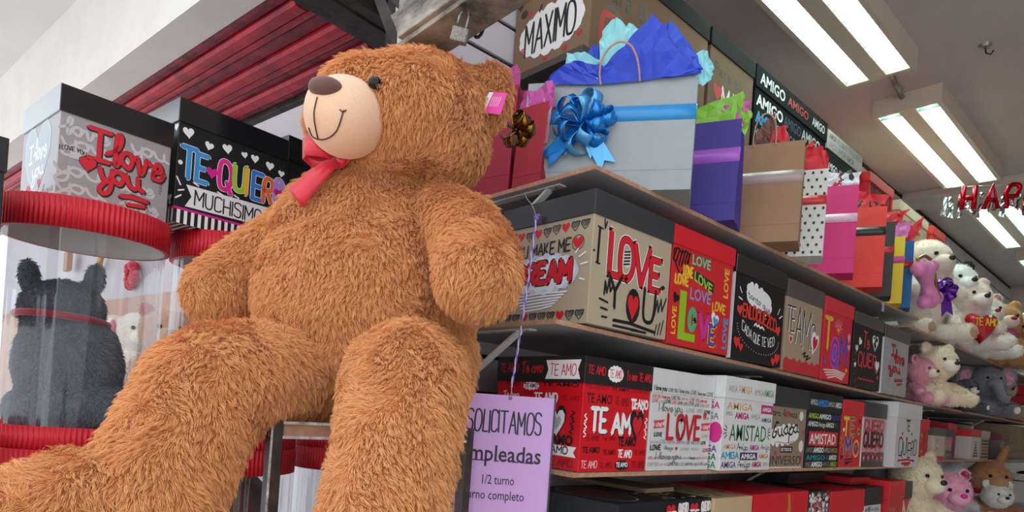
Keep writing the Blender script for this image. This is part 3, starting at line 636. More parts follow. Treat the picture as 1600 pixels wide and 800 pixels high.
# --- middle shelf
def f_ily(p, W, H):
    p.hand('I', .07 * W, .57 * H, .32 * H, K, .008); p.stroke([(.05 * W, .57 * H), (.10 * W, .565 * H)], .004, K); p.stroke([(.05 * W, .90 * H), (.11 * W, .89 * H)], .004, K)
    for (x, y, h, ch, wd) in ((.21, .50, .40, 'L', .14), (.33, .50, .37, 'O', .17), (.51, .48, .38, 'V', .2), (.73, .47, .30, 'E', .13)):
        p.hand(ch, x * W, y * H, h * H, RD, .05 * W, w_total=wd * W, jit=0, outline=WH, ow=.078 * W, shadow=.0)
    for (x, y, h, ch, wd) in ((.21, .50, .40, 'L', .14), (.33, .50, .37, 'O', .17), (.51, .48, .38, 'V', .2), (.73, .47, .30, 'E', .13)):
        p.hand(ch, x * W, y * H, h * H, K, .062 * W, w_total=wd * W, jit=0); p.hand(ch, x * W, y * H, h * H, RD, .05 * W, w_total=wd * W, jit=0)
    p.ell(.415 * W, .69 * H, .05 * W, .09 * H, 'd8d0c0'); [p.stroke([(.38 * W, (.63 + q * .03) * H), (.45 * W, (.65 + q * .03) * H)], .004, K) for q in range(5)]
    p.dashes(.9 * W, .52 * H, .0, .02 * W, 0, 0, 1, .012, K); p.stroke([(.02 * W, .67 * H), (.024 * W, .67 * H)], .006, K); p.stroke([(.12 * W, .99 * H), (.13 * W, .9 * H), (.15 * W, .97 * H)], .004, K)
    p.hand('Y', .22 * W, .2 * H, .31 * H, K, .0095, w_total=.16 * W); p.hand('U', .66 * W, .12 * H, .33 * H, K, .0095, w_total=.15 * W)
    p.ell(.53 * W, .26 * H, .09 * W, .17 * H, K); p.heart(.53 * W, .26 * H, .075 * W, RD, sy=1.5)
    p.stroke([(.3 * W, .08 * H), (.5 * W, .085 * H), (.84 * W, .05 * H)], .008, K); p.stroke([(.3 * W, .03 * H), (.62 * W, .03 * H)], .006, K); p.stroke([(.52 * W, .0 * H + .006), (.72 * W, .01 * H + .004)], .006, K)
    p.stroke([(.17 * W, .30 * H), (.175 * W, .42 * H), (.2 * W, .32 * H), (.22 * W, .45 * H), (.24 * W, .34 * H), (.27 * W, .4 * H)], .006, K)
    p.stroke([(.82 * W, .22 * H), (.85 * W, .38 * H), (.87 * W, .26 * H), (.90 * W, .40 * H), (.92 * W, .28 * H), (.97 * W, .42 * H)], .005, K)
    for q in range(3): p.stroke([(.84 * W + q * .04 * W, .02 * H + q * .01 * H), (.86 * W + q * .045 * W, .13 * H + q * .03 * H)], .004, K)
    for q in range(3): p.stroke([((.12 + .02 * q) * W, (.25 - .08 * q) * H), ((.22) * W, (.23 - .07 * q) * H)], .005, K)
def f_dream(p, W, H):
    for i, (c, y) in enumerate(((K, .95), (RD, .94), (K, .93), (RD, .94), (K, .94), (K, .95), (RD, .95), (K, .95), (K, .95))):
        (p.scrib_heart if c == K else p.heart)(W * (.12 + i * .1), y * H - .006, .0135, c)
    for i, c in enumerate((K, K, RD, K, K, K, RD, K, K)): (p.scrib_heart if c == K else p.heart)(W * (.12 + i * .1), .09 * H, .0135, c)
    p.hand('YOU MAKE ME', .12 * W, .69 * H, .12 * H, K, .0042, w_total=.66 * W); p.heart(.86 * W, .76 * H, .017, RD); p.ring(.86 * W, .76 * H, .018, .017, .0015, K); p.heart(.86 * W, .76 * H, .016, RD)
    p.cloud(.5 * W, .50 * H, .40 * W, .19 * H, 'c9d0de', 17)
    p.cloud(.5 * W, .50 * H, .37 * W, .17 * H, 'dfe4ee', 15)
    p.hand('DREAM', .20 * W, .42 * H, .19 * H, RD, .0135, w_total=.60 * W, outline=K, ow=.0185, jit=.03)
    for q in range(6): p.stroke([(.2 * W + q * .02 * W, (.30 - .03 * q) * H), (.5 * W, (.315 - .03 * q) * H), (.78 * W - q * .03 * W, (.31 - .025 * q) * H)], .0045, 'e6e8ee')
    for a, b, c, d in ((.88, .62, .95, .66), (.9, .55, .97, .56), (.9, .42, .95, .40), (.84, .66, .87, .70)): p.stroke([(a * W, b * H), (c * W, d * H)], .004, WH)
def f_loves(p, W, H):
    Y, G, PK, BL, OR = 'f2c832', '5fae6a', 'e83a8c', '2aa3d8', 'b9b7e0'
    p.scrib_heart(.13 * W, .86 * H, .04, K); 
    p.font('LOVE', .3 * W, .86 * H, .11 * H, '2c6b48', .05, w_total=.3 * W); p.font('LOVE', .3 * W, .862 * H, .10 * H, '7fc7a0', .03, w_total=.3 * W)
    p.hand('LOVE', .18 * W, .72 * H, .10 * H, Y, .006, w_total=.14 * W); p.poly([(.33 * W, .72 * H), (.68 * W, .63 * H), (.68 * W, .74 * H), (.34 * W, .81 * H)], '26352a')
    p.hand('LOVE', .36 * W, .71 * H, .085 * H, 'a9d04a', .005, w_total=.29 * W, slope=-.25, jit=0)
    p.hand('LOVE', .06 * W, .62 * H, .09 * H, 'e8903c', .009, w_total=.2 * W); p.hand('LOVE', .06 * W, .62 * H, .09 * H, Y, .004, w_total=.2 * W)
    p.font('LOVE', .30 * W, .50 * H, .12 * H, '8d94cf', .02, w_total=.34 * W); p.hand('LOVE', .68 * W, .44 * H, .09 * H, Y, .005, w_total=.22 * W, arch=.2)
    p.font('LOVE', .93 * W, .62 * H, .10 * H, 'e8903c', .04, w_total=.33 * H, rot=PI / 2); p.font('LOVE', .925 * W, .625 * H, .085 * H, Y, .0, w_total=.31 * H, rot=PI / 2)
    p.rect(.15 * W, .06 * H, .25 * W, .56 * H, '93c01f'); p.rect(.25 * W, .06 * H, .42 * W, .14 * H, '93c01f')
    p.ring(.36 * W, .29 * H, .045 * W, .10 * H, .017, '4fb07a'); p.hand('V', .48 * W, .13 * H, .25 * H, 'c9359a', .018, w_total=.15 * W); p.hand('E', .66 * W, .08 * H, .20 * H, '6a3fa0', .012, w_total=.09 * W, outline=Y, ow=.018)
    p.heart(.73 * W, .36 * H, .022, WH, -.3); p.heart(.74 * W, .34 * H, .015, BL, -.3)
    p.heart(.09 * W, .47 * H, .016, K, -.4); p.hand('LOVE', .02 * W, .12 * H, .07 * H, Y, .005, w_total=.1 * W, jit=0) if 0 else p.font('LOVE', .11 * W, .1 * H, .075 * H, Y, .02, w_total=.28 * H, rot=PI / 2)
    p.font('LOVE', .96 * W, .06 * H, .09 * H, BL, .03, w_total=.34 * H, rot=PI / 2)
def f_tanto(p, W, H):
    p.cloud(.47 * W, .77 * H, .27 * W, .15 * H, WH, 13, slope=-.25); p.hand('Tanto que', .24 * W, .76 * H, .085 * H, K, .0026, font=dict(SCR, T=SCR['t']), w_total=.46 * W, slope=-.2)
    p.hand('ENLOQUEZCO', .17 * W, .52 * H, .15 * H, 'e0402f', .0062, w_total=.68 * W, arch=.12, slope=-.10, outline='6a1310', ow=.010)
    p.heart(.11 * W, .58 * H, .018, 'e0402f', .2); p.heart(.89 * W, .46 * H, .018, 'e0402f', .2)
    p.stroke([(.4 * W, .44 * H), (.43 * W, .47 * H), (.46 * W, .44 * H), (.49 * W, .46 * H), (.52 * W, .43 * H), (.56 * W, .45 * H), (.6 * W, .42 * H)], .006, WH)
    p.hand('CADA QUE TE VEO', .17 * W, .36 * H, .11 * H, WH, .0028, w_total=.66 * W, arch=-.75, slope=-.12)
    for k in range(26):
        t = PI + PI * k / 25; p.ell(.5 * W + .42 * W * math.cos(t), .36 * H + .24 * H * math.sin(t) - .05 * H * math.cos(t), .0018, .0018, WH, 6)
    for x, y, r in ((.09, .2, .02), (.17, .15, .014), (.83, .06, .016), (.91, .11, .02)): p.heart(x * W, y * H, r, 'e0302c')
    for a, b, c, d in ((.12, .78, .08, .84), (.14, .7, .07, .72), (.86, .66, .9, .74), (.9, .62, .96, .66)): p.stroke([(a * W, b * H), (c * W, d * H)], .004, WH)
def f_teamo_kraft(p, W, H):
    p.poly([(0, 0), (W, 0), (W, .16 * H)] + [((1 - q / 14) * W, (.17 + .03 * math.sin(q * 2.6)) * H) for q in range(15)] + [(0, .17 * H)], 'c8303a')
    for dx, c, w in ((.004, WH, .005), (0, K, .005)):
        p.hand('TE', .03 * W + dx, .55 * H - dx, .33 * H, c, w, w_total=.2 * W, jit=0); p.hand('A', .28 * W + dx, .42 * H - dx, .48 * H, c, w, w_total=.15 * W, jit=0); p.hand('M', .47 * W + dx, .36 * H - dx, .52 * H, c, w, w_total=.2 * W, jit=0); p.hand('O', .70 * W + dx, .38 * H - dx, .35 * H, c, w, w_total=.13 * W, jit=0)
    p.heart(.82 * W, .48 * H, .032, WH, -.3, 1.5); p.heart(.83 * W, .47 * H, .022, RD, -.3, 1.4); p.heart(.16 * W, .44 * H, .016, WH); p.heart(.16 * W, .44 * H, .012, RD)
    p.stroke([(.5 * W, .27 * H), (.58 * W, .31 * H), (.54 * W, .24 * H), (.66 * W, .27 * H), (.6 * W, .2 * H), (.72 * W, .25 * H)], .006, K)
def f_tqm(p, W, H):
    p.hand('T', .04 * W, .45 * H, .45 * H, 'e8b62c', .017, w_total=.24 * W, jit=0)
    p.ell(.42 * W, .42 * H, .14 * W, .22 * H, '9a3f9f', 20)
    for k, c in enumerate(('e84fb0', '7a3fa0', 'e84fb0')): p.ring(.42 * W, .42 * H, (.15 - k * .035) * W, (.23 - k * .055) * H, .006, c)
    p.heart(.42 * W, .42 * H, .014, '4a6fd0'); p.hand('M', .62 * W, .28 * H, .42 * H, 'b055b8', .019, w_total=.24 * W, jit=0); p.hand('M', .62 * W, .28 * H, .42 * H, '5a3a9a', .011, w_total=.24 * W, jit=0)
    p.dashes(.5 * W, .78 * H, .07 * W, .15 * W, .2, 2.9, 8, .003, 'f29ab0'); p.heart(.5 * W, .78 * H, .024, 'f07a8a'); p.heart(.5 * W, .77 * H, .016, RD); p.heart(.5 * W, .77 * H, .009, 'f2c832')
    p.heart(.9 * W, .7 * H, .014, 'f4a0a8', 0, 1.6); p.heart(.92 * W, .56 * H, .014, 'f4a0a8'); p.heart(.09 * W, .25 * H, .012, '3c62c8', .3); p.heart(.55 * W, .22 * H, .014, '3c62c8'); p.heart(.88 * W, .2 * H, .01, 'f2c832')
    for q in range(4): p.stroke([((.08 + .05 * q) * W, (.14 - .035 * q) * H), (.5 * W, (.17 - .03 * q) * H), ((.85 - .03 * q) * W, (.14 - .03 * q) * H)], .005, 'f4dcd4')
def f_tequiero_blk(p, W, H):
    p.hand('Te', .32 * W, .66 * H, .26 * H, 'd83a3c', .008, font=dict(SCR, T=GLY['T']), w_total=.22 * W); p.hand('QUIER', .2 * W, .36 * H, .22 * H, 'd83a3c', .008, w_total=.6 * W); p.hand('O', .8 * W, .30 * H, .13 * H, 'd83a3c', .006, w_total=.1 * W)
    p.heart(.74 * W, .8 * H, .038, WH); p.heart(.74 * W, .8 * H, .030, K); p.heart(.68 * W, .82 * H, .014, WH); p.heart(.8 * W, .78 * H, .014, WH)
    p.heart(.12 * W, .62 * H, .016, WH); p.heart(.22 * W, .74 * H, .018, WH, -.5); p.heart(.1 * W, .35 * H, .012, WH, .3); p.heart(.86 * W, .42 * H, .026, WH); p.heart(.9 * W, .22 * H, .012, 'd83a3c')
    p.dashes(.5 * W, .4 * H, .40 * W, .47 * W, 2.7, 3.9, 7, .0025, 'd83a3c'); p.stroke([(W * (.22 + .05 * q), (.13 + .03 * (q % 2)) * H) for q in range(12)], .0045, 'd83a3c')
def f_ily_silver(p, W, H):
    r = random.Random(4)
    for q in range(5): p.hand('love you', r.uniform(-.0, .25) * W, (.04 + q * .2) * H, .17 * H, 'c3bfbe', .0035, font=SCR, w_total=.72 * W)
    for c, w in ((K, .013), (RD, .008)):
        p.hand('I', .3 * W, .72 * H, .18 * H, c, w, font={'I': _parse('0c 8c|4c 44|04 84')}, w_total=.14 * W, jit=0); p.hand('love', .42 * W, .60 * H, .24 * H, c, w, font=SCR, w_total=.42 * W, jit=0); p.hand('you', .28 * W, .42 * H, .18 * H, c, w, font=SCR, w_total=.42 * W, jit=0); p.stroke([(.5 * W, .27 * H), (.8 * W, .3 * H)], w, c); p.stroke([(.6 * W, .2 * H), (.78 * W, .23 * H)], w * .8, c)
    p.heart(.24 * W, .48 * H, .014, K); p.heart(.24 * W, .48 * H, .011, RD)
KR, DK = 'b7a58c', '3b3a3c'
D3 = .285
def yb(px, py, z0=XS): return atX(px, py, z0).y
gift_box('kraft box YOU MAKE ME DREAM and I LOVE YOU with dark lid', (XS, 1.112, zm(1.11) + .003), .308, .30, .302, KR, DK, .056, f_ily, f_dream)
gift_box('red box covered in colourful LOVE words with red lid', (XS, 1.426, zm(1.43) + .001), .308, D3, .307, 'd2262c', 'dd1f2f', .050, f_loves, lambda p, W, H: p.rect(W - .01, 0, W, H, 'c8202a'))
gift_box('black box Tanto que ENLOQUEZCO cada que te veo', (XS, 1.752, zm(1.75) + .001), .320, D3, .303, '1b191b', '1c1b1d', .052, f_tanto, lambda p, W, H: p.rect(W - .014, 0, W, H, 'dcdcdc'), lm_=card_mat('232426', .14, 0, 1))
gift_box('kraft TE AMO box with wavy red base and brown lid', (XS, 2.090, zm(2.1) + .001), .283, D3, .300, 'ad937b', '5d5450', .058, f_teamo_kraft)
gift_box('red box with big yellow T, pink ring and purple M', (XS, 2.392, zm(2.39) + .001), .262, D3, .298, 'd3283a', 'dc3540', .050, f_tqm)
gift_box('black Te Quiero box with white hearts, middle shelf', (XS, 2.676, zm(2.68) + .001), .318, D3, .292, '1c1a1b', '202224', .048, f_tequiero_blk, lm_=card_mat('2c3032', .14, 0, 1))
gift_box('silver I love you box, last on the middle shelf', (XS, 3.015, zm(3.0) + .001), .325, D3, .292, 'a9a6a6', '26282a', .054, f_ily_silver, lambda p, W, H: p.rect(W - .014, 0, W, H, 'e6e6e6'), lm_=card_mat('2c3032', .14, 0, 1))
# --- third shelf
def f_teamo(p, W, H, side=False):
    R2 = '8c1216'; h = H
    rows = [(.955, [('TE AMO', '5a0c10', 0), ('TE AMO', R2, .02), ('TE AMO', K, 0)])]
    p.font('TE AMO', .03 * W, .95 * h, .05 * h, R2, 0, w_total=.3 * W); p.font('TE AMO', .4 * W, .955 * h, .04 * h, K, .02, w_total=.25 * W); p.font('TE AMO', .7 * W, .95 * h, .05 * h, R2, 0, w_total=.28 * W)
    p.font('TE AMO', .05 * W, .79 * h, .11 * h, K, .01, w_total=.36 * W); p.hand('TE AMO', .46 * W, .79 * h, .09 * h, R2, .0025, w_total=.2 * W); p.font('TE AMO', .70 * W, .765 * h, .115 * h, WH, .05, w_total=.28 * W)
    for c, o in (('3a0a0c', .0025), (WH, 0)):
        p.hand('TE', .13 * W + o, .47 * h - o, .26 * h, c, .0105, w_total=.22 * W, jit=0); p.hand('AM', .44 * W + o, .45 * h - o, .23 * h, c, .0105, w_total=.27 * W, jit=0)
    p.heart(.81 * W, .58 * h, .030, K, 0, 1.5); p.heart(.825 * W, .56 * h, .021, RD, 0, 1.4); p.ring(.81 * W, .58 * h, .028, .05, .004, WH, .6, 2.4)
    for s, x in ((-1, .06), (1, .955)):
        for q in range(3): p.stroke([(x * W, (.66 - q * .09) * h), ((x + s * .025) * W, (.64 - q * .09) * h), ((x - s * .015) * W, (.60 - q * .09) * h), ((x + s * .02) * W, (.58 - q * .09) * h)], .003, WH)
    p.hand('TE AMO', .06 * W, .36 * h, .06 * h, R2, .0018, w_total=.2 * W); p.hand('Te amo', .3 * W, .37 * h, .07 * h, R2, .0016, font=SCR, w_total=.2 * W); p.font('TE AMO', .54 * W, .31 * h, .105 * h, K, .05, w_total=.28 * W)
    p.font('TE AMO', .04 * W, .22 * h, .07 * h, K, .03, w_total=.24 * W); p.font('TE AMO', .33 * W, .20 * h, .06 * h, '5a0c10', .02, w_total=.18 * W); p.hand('TE AMO', .55 * W, .17 * h, .085 * h, WH, .0035, w_total=.21 * W); p.hand('TE AMO', .8 * W, .2 * h, .06 * h, R2, .0016, w_total=.18 * W)
    p.hand('TE AMO', .03 * W, .05 * h, .08 * h, 'f3c0c0', .0022, w_total=.22 * W); p.hand('TE AMO', .29 * W, .05 * h, .06 * h, R2, .0016, w_total=.18 * W); p.cloud(.62 * W, .075 * h, .11 * W, .06 * h, K, 11); p.font('TE AMO', .53 * W, .055 * h, .055 * h, WH, .03, w_total=.18 * W); p.hand('TE AMO', .78 * W, .04 * h, .08 * h, R2, .002, w_total=.2 * W)
def f_teamo_s(p, W, H):
    R2 = '8c1216'; h = H
    p.font('TE AMO', .1 * W, .95 * h, .05 * h, K, 0, w_total=.2 * W); p.cloud(.42 * W, .95 * h, .10 * W, .05 * h, WH, 11); p.font('TE AMO', .34 * W, .93 * h, .05 * h, K, .02, w_total=.16 * W); p.font('TE AMO', .55 * W, .955 * h, .045 * h, K, .02, w_total=.4 * W)
    p.hand('Te amo', .08 * W, .8 * h, .09 * h, WH, .003, font=SCR, w_total=.2 * W); p.font('TE AMO', .33 * W, .84 * h, .05 * h, R2, 0, w_total=.12 * W); p.hand('TE AMO', .47 * W, .77 * h, .10 * h, WH, .0042, w_total=.26 * W); p.hand('TE AMO', .78 * W, .8 * h, .05 * h, R2, .0015, w_total=.18 * W)
    p.heart(.73 * W, .56 * h, .035, K, 0, 1.4); p.heart(.74 * W, .55 * h, .027, WH, 0, 1.4); p.heart(.74 * W, .54 * h, .015, 'b8b8b8', 0, 1.3)
    for q in range(3): p.stroke([(.9 * W, (.68 - q * .09) * h), (.93 * W, (.66 - q * .09) * h), (.885 * W, (.62 - q * .09) * h), (.92 * W, (.60 - q * .09) * h)], .003, K)
    p.font('TE AMO', .55 * W, .29 * h, .11 * h, K, .05, w_total=.38 * W)
    p.poly([(.45 * W, .17 * h), (.97 * W, .155 * h), (.94 * W, .215 * h), (.97 * W, .275 * h), (.45 * W, .285 * h)], WH); p.hand('TE AMO', .55 * W, .185 * h, .08 * h, K, .003, w_total=.33 * W)
    p.hand('TE AMO', .3 * W, .05 * h, .09 * h, R2, .0025, w_total=.3 * W); p.hand('TE AMO', .66 * W, .04 * h, .09 * h, R2, .0025, w_total=.28 * W)
def lf_teamo(p, W, H):
    r = RD; p.hand('TE AMO', .03 * W, .38 * H, .3 * H, r, .0028, w_total=.24 * W); p.cloud(.42 * W, .48 * H, .11 * W, .30 * H, WH, 13); p.hand('TE AMO', .335 * W, .33 * H, .3 * H, r, .0018, w_total=.17 * W); p.hand('Te amo', .58 * W, .33 * H, .4 * H, r, .0026, font=SCR, w_total=.17 * W); p.hand('TE AMO', .78 * W, .34 * H, .3 * H, r, .003, w_total=.2 * W)
def ls_teamo(p, W, H):
    r = RD; p.hand('TE AMO', .04 * W, .38 * H, .32 * H, r, .0028, w_total=.22 * W); p.hand('Te amo', .30 * W, .35 * H, .5 * H, r, .003, font=SCR, w_total=.26 * W); p.poly([(.59 * W, .12 * H), (.97 * W, .14 * H), (.94 * W, .5 * H), (.97 * W, .86 * H), (.59 * W, .84 * H), (.62 * W, .48 * H)], WH); p.hand('TE AMO', .64 * W, .27 * H, .42 * H, r, .0024, w_total=.28 * W)
gift_box('red TE AMO box with white lettering and black lid', (XS, 1.118, Z3 + .001), .254, .29, .263, 'd5101f', '232021', .062, f_teamo, f_teamo_s, lf_teamo, ls_teamo)
def f_love_w(p, W, H):
    for (y, h) in ((.92, .05), (.05, .05), (.14, .04)): p.words(W, h * H * 1.5, ['LOVE', 'I love you', 'LOVE YOU'], [K, '8a8a8a', RD], h * H, 0, y * H, seed=int(y * 100))
    p.hand('I love you', .12 * W, .77 * H, .11 * H, '6a6a6a', .0022, font=dict(SCR, I=GLY['I']), w_total=.38 * W); p.font('LOVE', .56 * W, .78 * H, .06 * H, 'aaaaaa', 0, w_total=.13 * W); p.font('LOVE', .73 * W, .79 * H, .05 * H, '999999', 0, w_total=.1 * W); p.font('LOVE', .86 * W, .78 * H, .05 * H, K, .04, w_total=.11 * W)
    p.words(W, .08 * H, ['LOVE', 'I love you', 'LOVE'], [K, RD, '8a8a8a'], .055 * H, 0, .86 * H, seed=5)
    for x, y, h, ch, wd in ((.27, .42, .31, 'L', .09), (.42, .42, .31, 'O', .12), (.56, .42, .31, 'V', .13), (.72, .42, .31, 'E', .08)): p.hand(ch, x * W, y * H, h * H, 'c8202c', .0105, w_total=wd * W, jit=0)
    p.ell(.48 * W, .57 * H, .05 * W, .13 * H, K); p.heart(.48 * W, .56 * H, .014, 'c9c9c9', 0, 1.9)
    for s, x in ((1, .05), (1, .82)):
        p.poly([(x * W, .54 * H), ((x + .17) * W, .56 * H), ((x + .13) * W, .61 * H), ((x + .17) * W, .66 * H), (x * W, .64 * H), ((x + .03) * W, .59 * H)], 'd8404a'); p.hand('LOVE', (x + .04) * W, .57 * H, .045 * H, WH, .0018, w_total=.09 * W)
    p.font('LOVE', .07 * W, .44 * H, .055 * H, K, .03, w_total=.12 * W); p.heart(.88 * W, .75 * H, .009, RD); p.font('LOVE', .85 * W, .45 * H, .045 * H, '888888', 0, w_total=.1 * W); p.font('LOVE', .85 * W, .7 * H, .035 * H, '444444', 0, w_total=.1 * W)
    p.words(W, .07 * H, ['LOVE', 'I love you', 'LOVE YOU', 'LOVE'], ['9a9a9a', K, 'b0b0b0'], .055 * H, 0, .34 * H, seed=15)
    p.hand('LOVE', .03 * W, .27 * H, .06 * H, K, .003, w_total=.15 * W); p.hand('I love you', .24 * W, .275 * H, .05 * H, '777777', .0015, font=dict(SCR, I=GLY['I']), w_total=.14 * W); p.heart(.43 * W, .29 * H, .006, RD); p.font('LOVE', .88 * W, .25 * H, .05 * H, RD, .03, w_total=.1 * W); p.font('LOVE YOU', .5 * W, .27 * H, .035 * H, '999999', 0, w_total=.3 * W)
    p.hand('I love you', .12 * W, .15 * H, .09 * H, '7a7a7a', .002, font=dict(SCR, I=GLY['I']), w_total=.4 * W)
gift_box('white box with tall red LOVE among small grey words', (XS, 1.378, Z3 + .001), .292, .28, .262, 'd9d6d4', 'd9d6d4', .062, f_love_w, None, lambda p, W, H: (p.words(W, H * .3, ['LOVE', 'Love you', 'LOVE'], ['888888', '555555'], H * .24, 0, H * .64, seed=3), p.words(W, H * .3, ['LOVE', 'I Love You', 'love'], [RD, K, K], H * .26, 0, H * .33, seed=4), p.words(W, H * .3, ['I love you', 'LOVE'], [K, K, RD], H * .22, 0, H * .03, seed=8)))
AM = ['AMIGA', 'Amiga', 'AMIGA']; AC = ['c8458c', '444444', 'e0a060', '2f8f9f', '6a3f8c', '888888']
def f_amistad(p, W, H):
    p.font('AMIGA', .06 * W, .85 * H, .10 * H, 'dda062', .01, w_total=.5 * W); p.rect(.74 * W, .83 * H, .99 * W, .96 * H, 'c4307c'); p.font('AMIGA', .77 * W, .865 * H, .06 * H, WH, .02, w_total=.19 * W)
    p.font('AMIGA', .05 * W, .76 * H, .06 * H, '777777', 0, w_total=.12 * W); p.font('AMIGA', .22 * W, .73 * H, .085 * H, 'c8356c', .04, w_total=.28 * W); p.hand('AMIGA', .53 * W, .74 * H, .07 * H, '999999', .0015, w_total=.2 * W); p.font('AMIGA', .76 * W, .71 * H, .06 * H, '555555', .02, w_total=.22 * W)
    p.font('AMISTAD', .14 * W, .42 * H, .23 * H, '3f6f4e', .005, w_total=.74 * W)
    p.dashes(.13 * W, .54 * H, .015, .03, 2.5, 3.8, 4, .003, K); p.dashes(.87 * W, .54 * H, .015, .03, -.6, .6, 4, .003, K)
    p.font('AMIGA', .04 * W, .30 * H, .07 * H, 'e0a060', .01, w_total=.24 * W); p.hand('Amiga', .30 * W, .29 * H, .10 * H, K, .0018, font=dict(SCR, A=GLY['A']), w_total=.22 * W); p.font('AMIGA', .55 * W, .29 * H, .075 * H, 'c8458c', .03, w_total=.2 * W); p.hand('Amiga', .78 * W, .3 * H, .08 * H, '777777', .0016, font=dict(SCR, A=GLY['A']), w_total=.2 * W)
    p.hand('AMIGA', .02 * W, .17 * H, .085 * H, '2b9fb8', .0042, w_total=.32 * W); p.rect(.37 * W, .145 * H, .72 * W, .255 * H, '4a2a5a'); p.font('AMIGA', .39 * W, .165 * H, .07 * H, WH, .03, w_total=.30 * W); p.font('AMIGA', .75 * W, .17 * H, .07 * H, 'e0a060', .02, w_total=.22 * W)
    p.font('AMIGA', .02 * W, .04 * H, .085 * H, '6a3a7c', .01, w_total=.28 * W); p.hand('Amigo', .33 * W, .04 * H, .1 * H, K, .0018, font=dict(SCR, A=GLY['A']), w_total=.26 * W); p.font('AMIGA', .62 * W, .045 * H, .075 * H, 'c8356c', .03, w_total=.2 * W); p.font('AMIGA', .85 * W, .05 * H, .06 * H, 'aaaaaa', 0, w_total=.13 * W)
def s_amistad(p, W, H):
    for y, c in ((.85, 'c4307c'), (.7, '888888'), (.25, '6a3f8c'), (.14, '3f6f4e'), (.03, '2f8f5f')): p.font('AMIGA', .70 * W, y * H, .09 * H, c, .02, w_total=.26 * W)
    p.ell(.93 * W, .52 * H, .022, .03, 'd8308c'); p.font('AMISTAD', .3 * W, .45 * H, .2 * H, '3f6f4e', 0, w_total=.5 * W)
gift_box('white AMISTAD box with pastel AMIGA words', (XS + .03, 1.682, Z3 + .001), .30, .30, .268, 'dcdbd9', 'dedddb', .062, f_amistad, s_amistad, lambda p, W, H: (p.font('AMIGA', .05 * W, .3 * H, .3 * H, '999999', 0, w_total=.16 * W), p.font('AMIGA', .23 * W, .3 * H, .36 * H, 'e0b070', .01, w_total=.28 * W), p.font('AMIGA', .55 * W, .28 * H, .3 * H, '999999', 0, w_total=.2 * W), p.font('AMIGA', .75 * W, .28 * H, .34 * H, '5f9f7e', .02, w_total=.22 * W)))
def f_guapa(p, W, H):
    p.hand('Para la mas', .07 * W, .85 * H, .12 * H, '4a3a30', .003, font=dict(SCR, P=GLY['P']), w_total=.66 * W); p.heart(.50 * W, .9 * H, .012, 'c8404c'); p.ell(.86 * W, .88 * H, .016, .016, 'e8e2da'); p.ell(.9 * W, .38 * H, .018, .02, 'e8e2da')
    p.cloud(.45 * W, .55 * H, .40 * W, .17 * H, 'efece8', 15, slope=.12); p.hand('Guapa', .13 * W, .49 * H, .26 * H, K, .0068, font=SCR, w_total=.68 * W, slope=.12); p.stroke([(.25 * W, .44 * H), (.5 * W, .42 * H), (.7 * W, .46 * H)], .002, 'c8404c')
    for x, y in ((.08, .3), (.26, .26), (.93, .2), (.95, .62)): p.heart(x * W, y * H, .010, 'c8404c')
    p.rect(.37 * W, .27 * H, .68 * W, .37 * H, '2a2624'); p.font('DE TODO EL', .39 * W, .295 * H, .05 * H, WH, .02, w_total=.27 * W)
    p.font('UNIVERSO', .06 * W, .07 * H, .15 * H, '3a2c24', -.005, w_total=.86 * W); p.stroke([(W * (.06 + .044 * q), (.025 + .012 * (q % 2)) * H) for q in range(21)], .0035, WH)
gift_box('kraft box with Guapa on a white cloud and UNIVERSO below', (XS, 2.006, Z3 - .003), .294, .28, .272, '957f6c', '38373a', .066, f_guapa)
def f_amigo(p, W, H):
    rows = [(.87, [('AMIGO', 'a8c83c', .3, .03), ('AMIGO', WH, .38, .03), ('AMIGO', '3a4a9a', .3, .02)]), (.73, [('AMIGO', WH, .3, .02), ('Amigo', WH, .22, 0), ('AMIGO', WH, .26, .02), ('YO', '777777', .1, 0)]),
            (.28, [('AMIGO', '999999', .2, 0), ('AMIGO', WH, .32, .04), ('AMIGO', 'bbbbbb', .2, 0), ('AMIGO', 'c88a4a', .22, .02)]), (.15, [('AMIGO', '2f9aa0', .58, .02), ('YO', '777777', .1, 0), ('AMIGO', WH, .25, .03)]), (.03, [('AMIGO', 'aaaaaa', .16, 0), ('AMIGO', WH, .34, .04), ('AMIGO', '999999', .22, 0), ('AMIGO', 'b8c83c', .22, .02)])]
    for y, L in rows:
        x = .02
        for w, c, wd, b in L: p.font(w, x * W, y * H, .085 * H, c, b, w_total=wd * W * .95); x += wd
    p.cloud(.48 * W, .52 * H, .44 * W, .14 * H, 'c8202c', 21); p.rect(.06 * W, .40 * H, .92 * W, .64 * H, 'd8343c'); p.font('AMISTAD', .09 * W, .43 * H, .18 * H, WH, .01, w_total=.78 * W)
def lf_amigo(p, W, H): p.font('AMIGO', .03 * W, .3 * H, .3 * H, WH, 0, w_total=.2 * W); p.font('AMIGO', .24 * W, .27 * H, .36 * H, '3a90d8', .04, w_total=.3 * W); p.font('AMIGO', .55 * W, .3 * H, .3 * H, 'cccccc', 0, w_total=.2 * W); p.font('AMIGO', .77 * W, .3 * H, .3 * H, WH, .02, w_total=.2 * W)
gift_box('black AMISTAD box with red panel and white AMIGO words', (XS, 2.312, Z3 - .003), .296, .28, .272, '1b1a1c', '1f1f22', .066, f_amigo, None, lf_amigo, over=.0025)
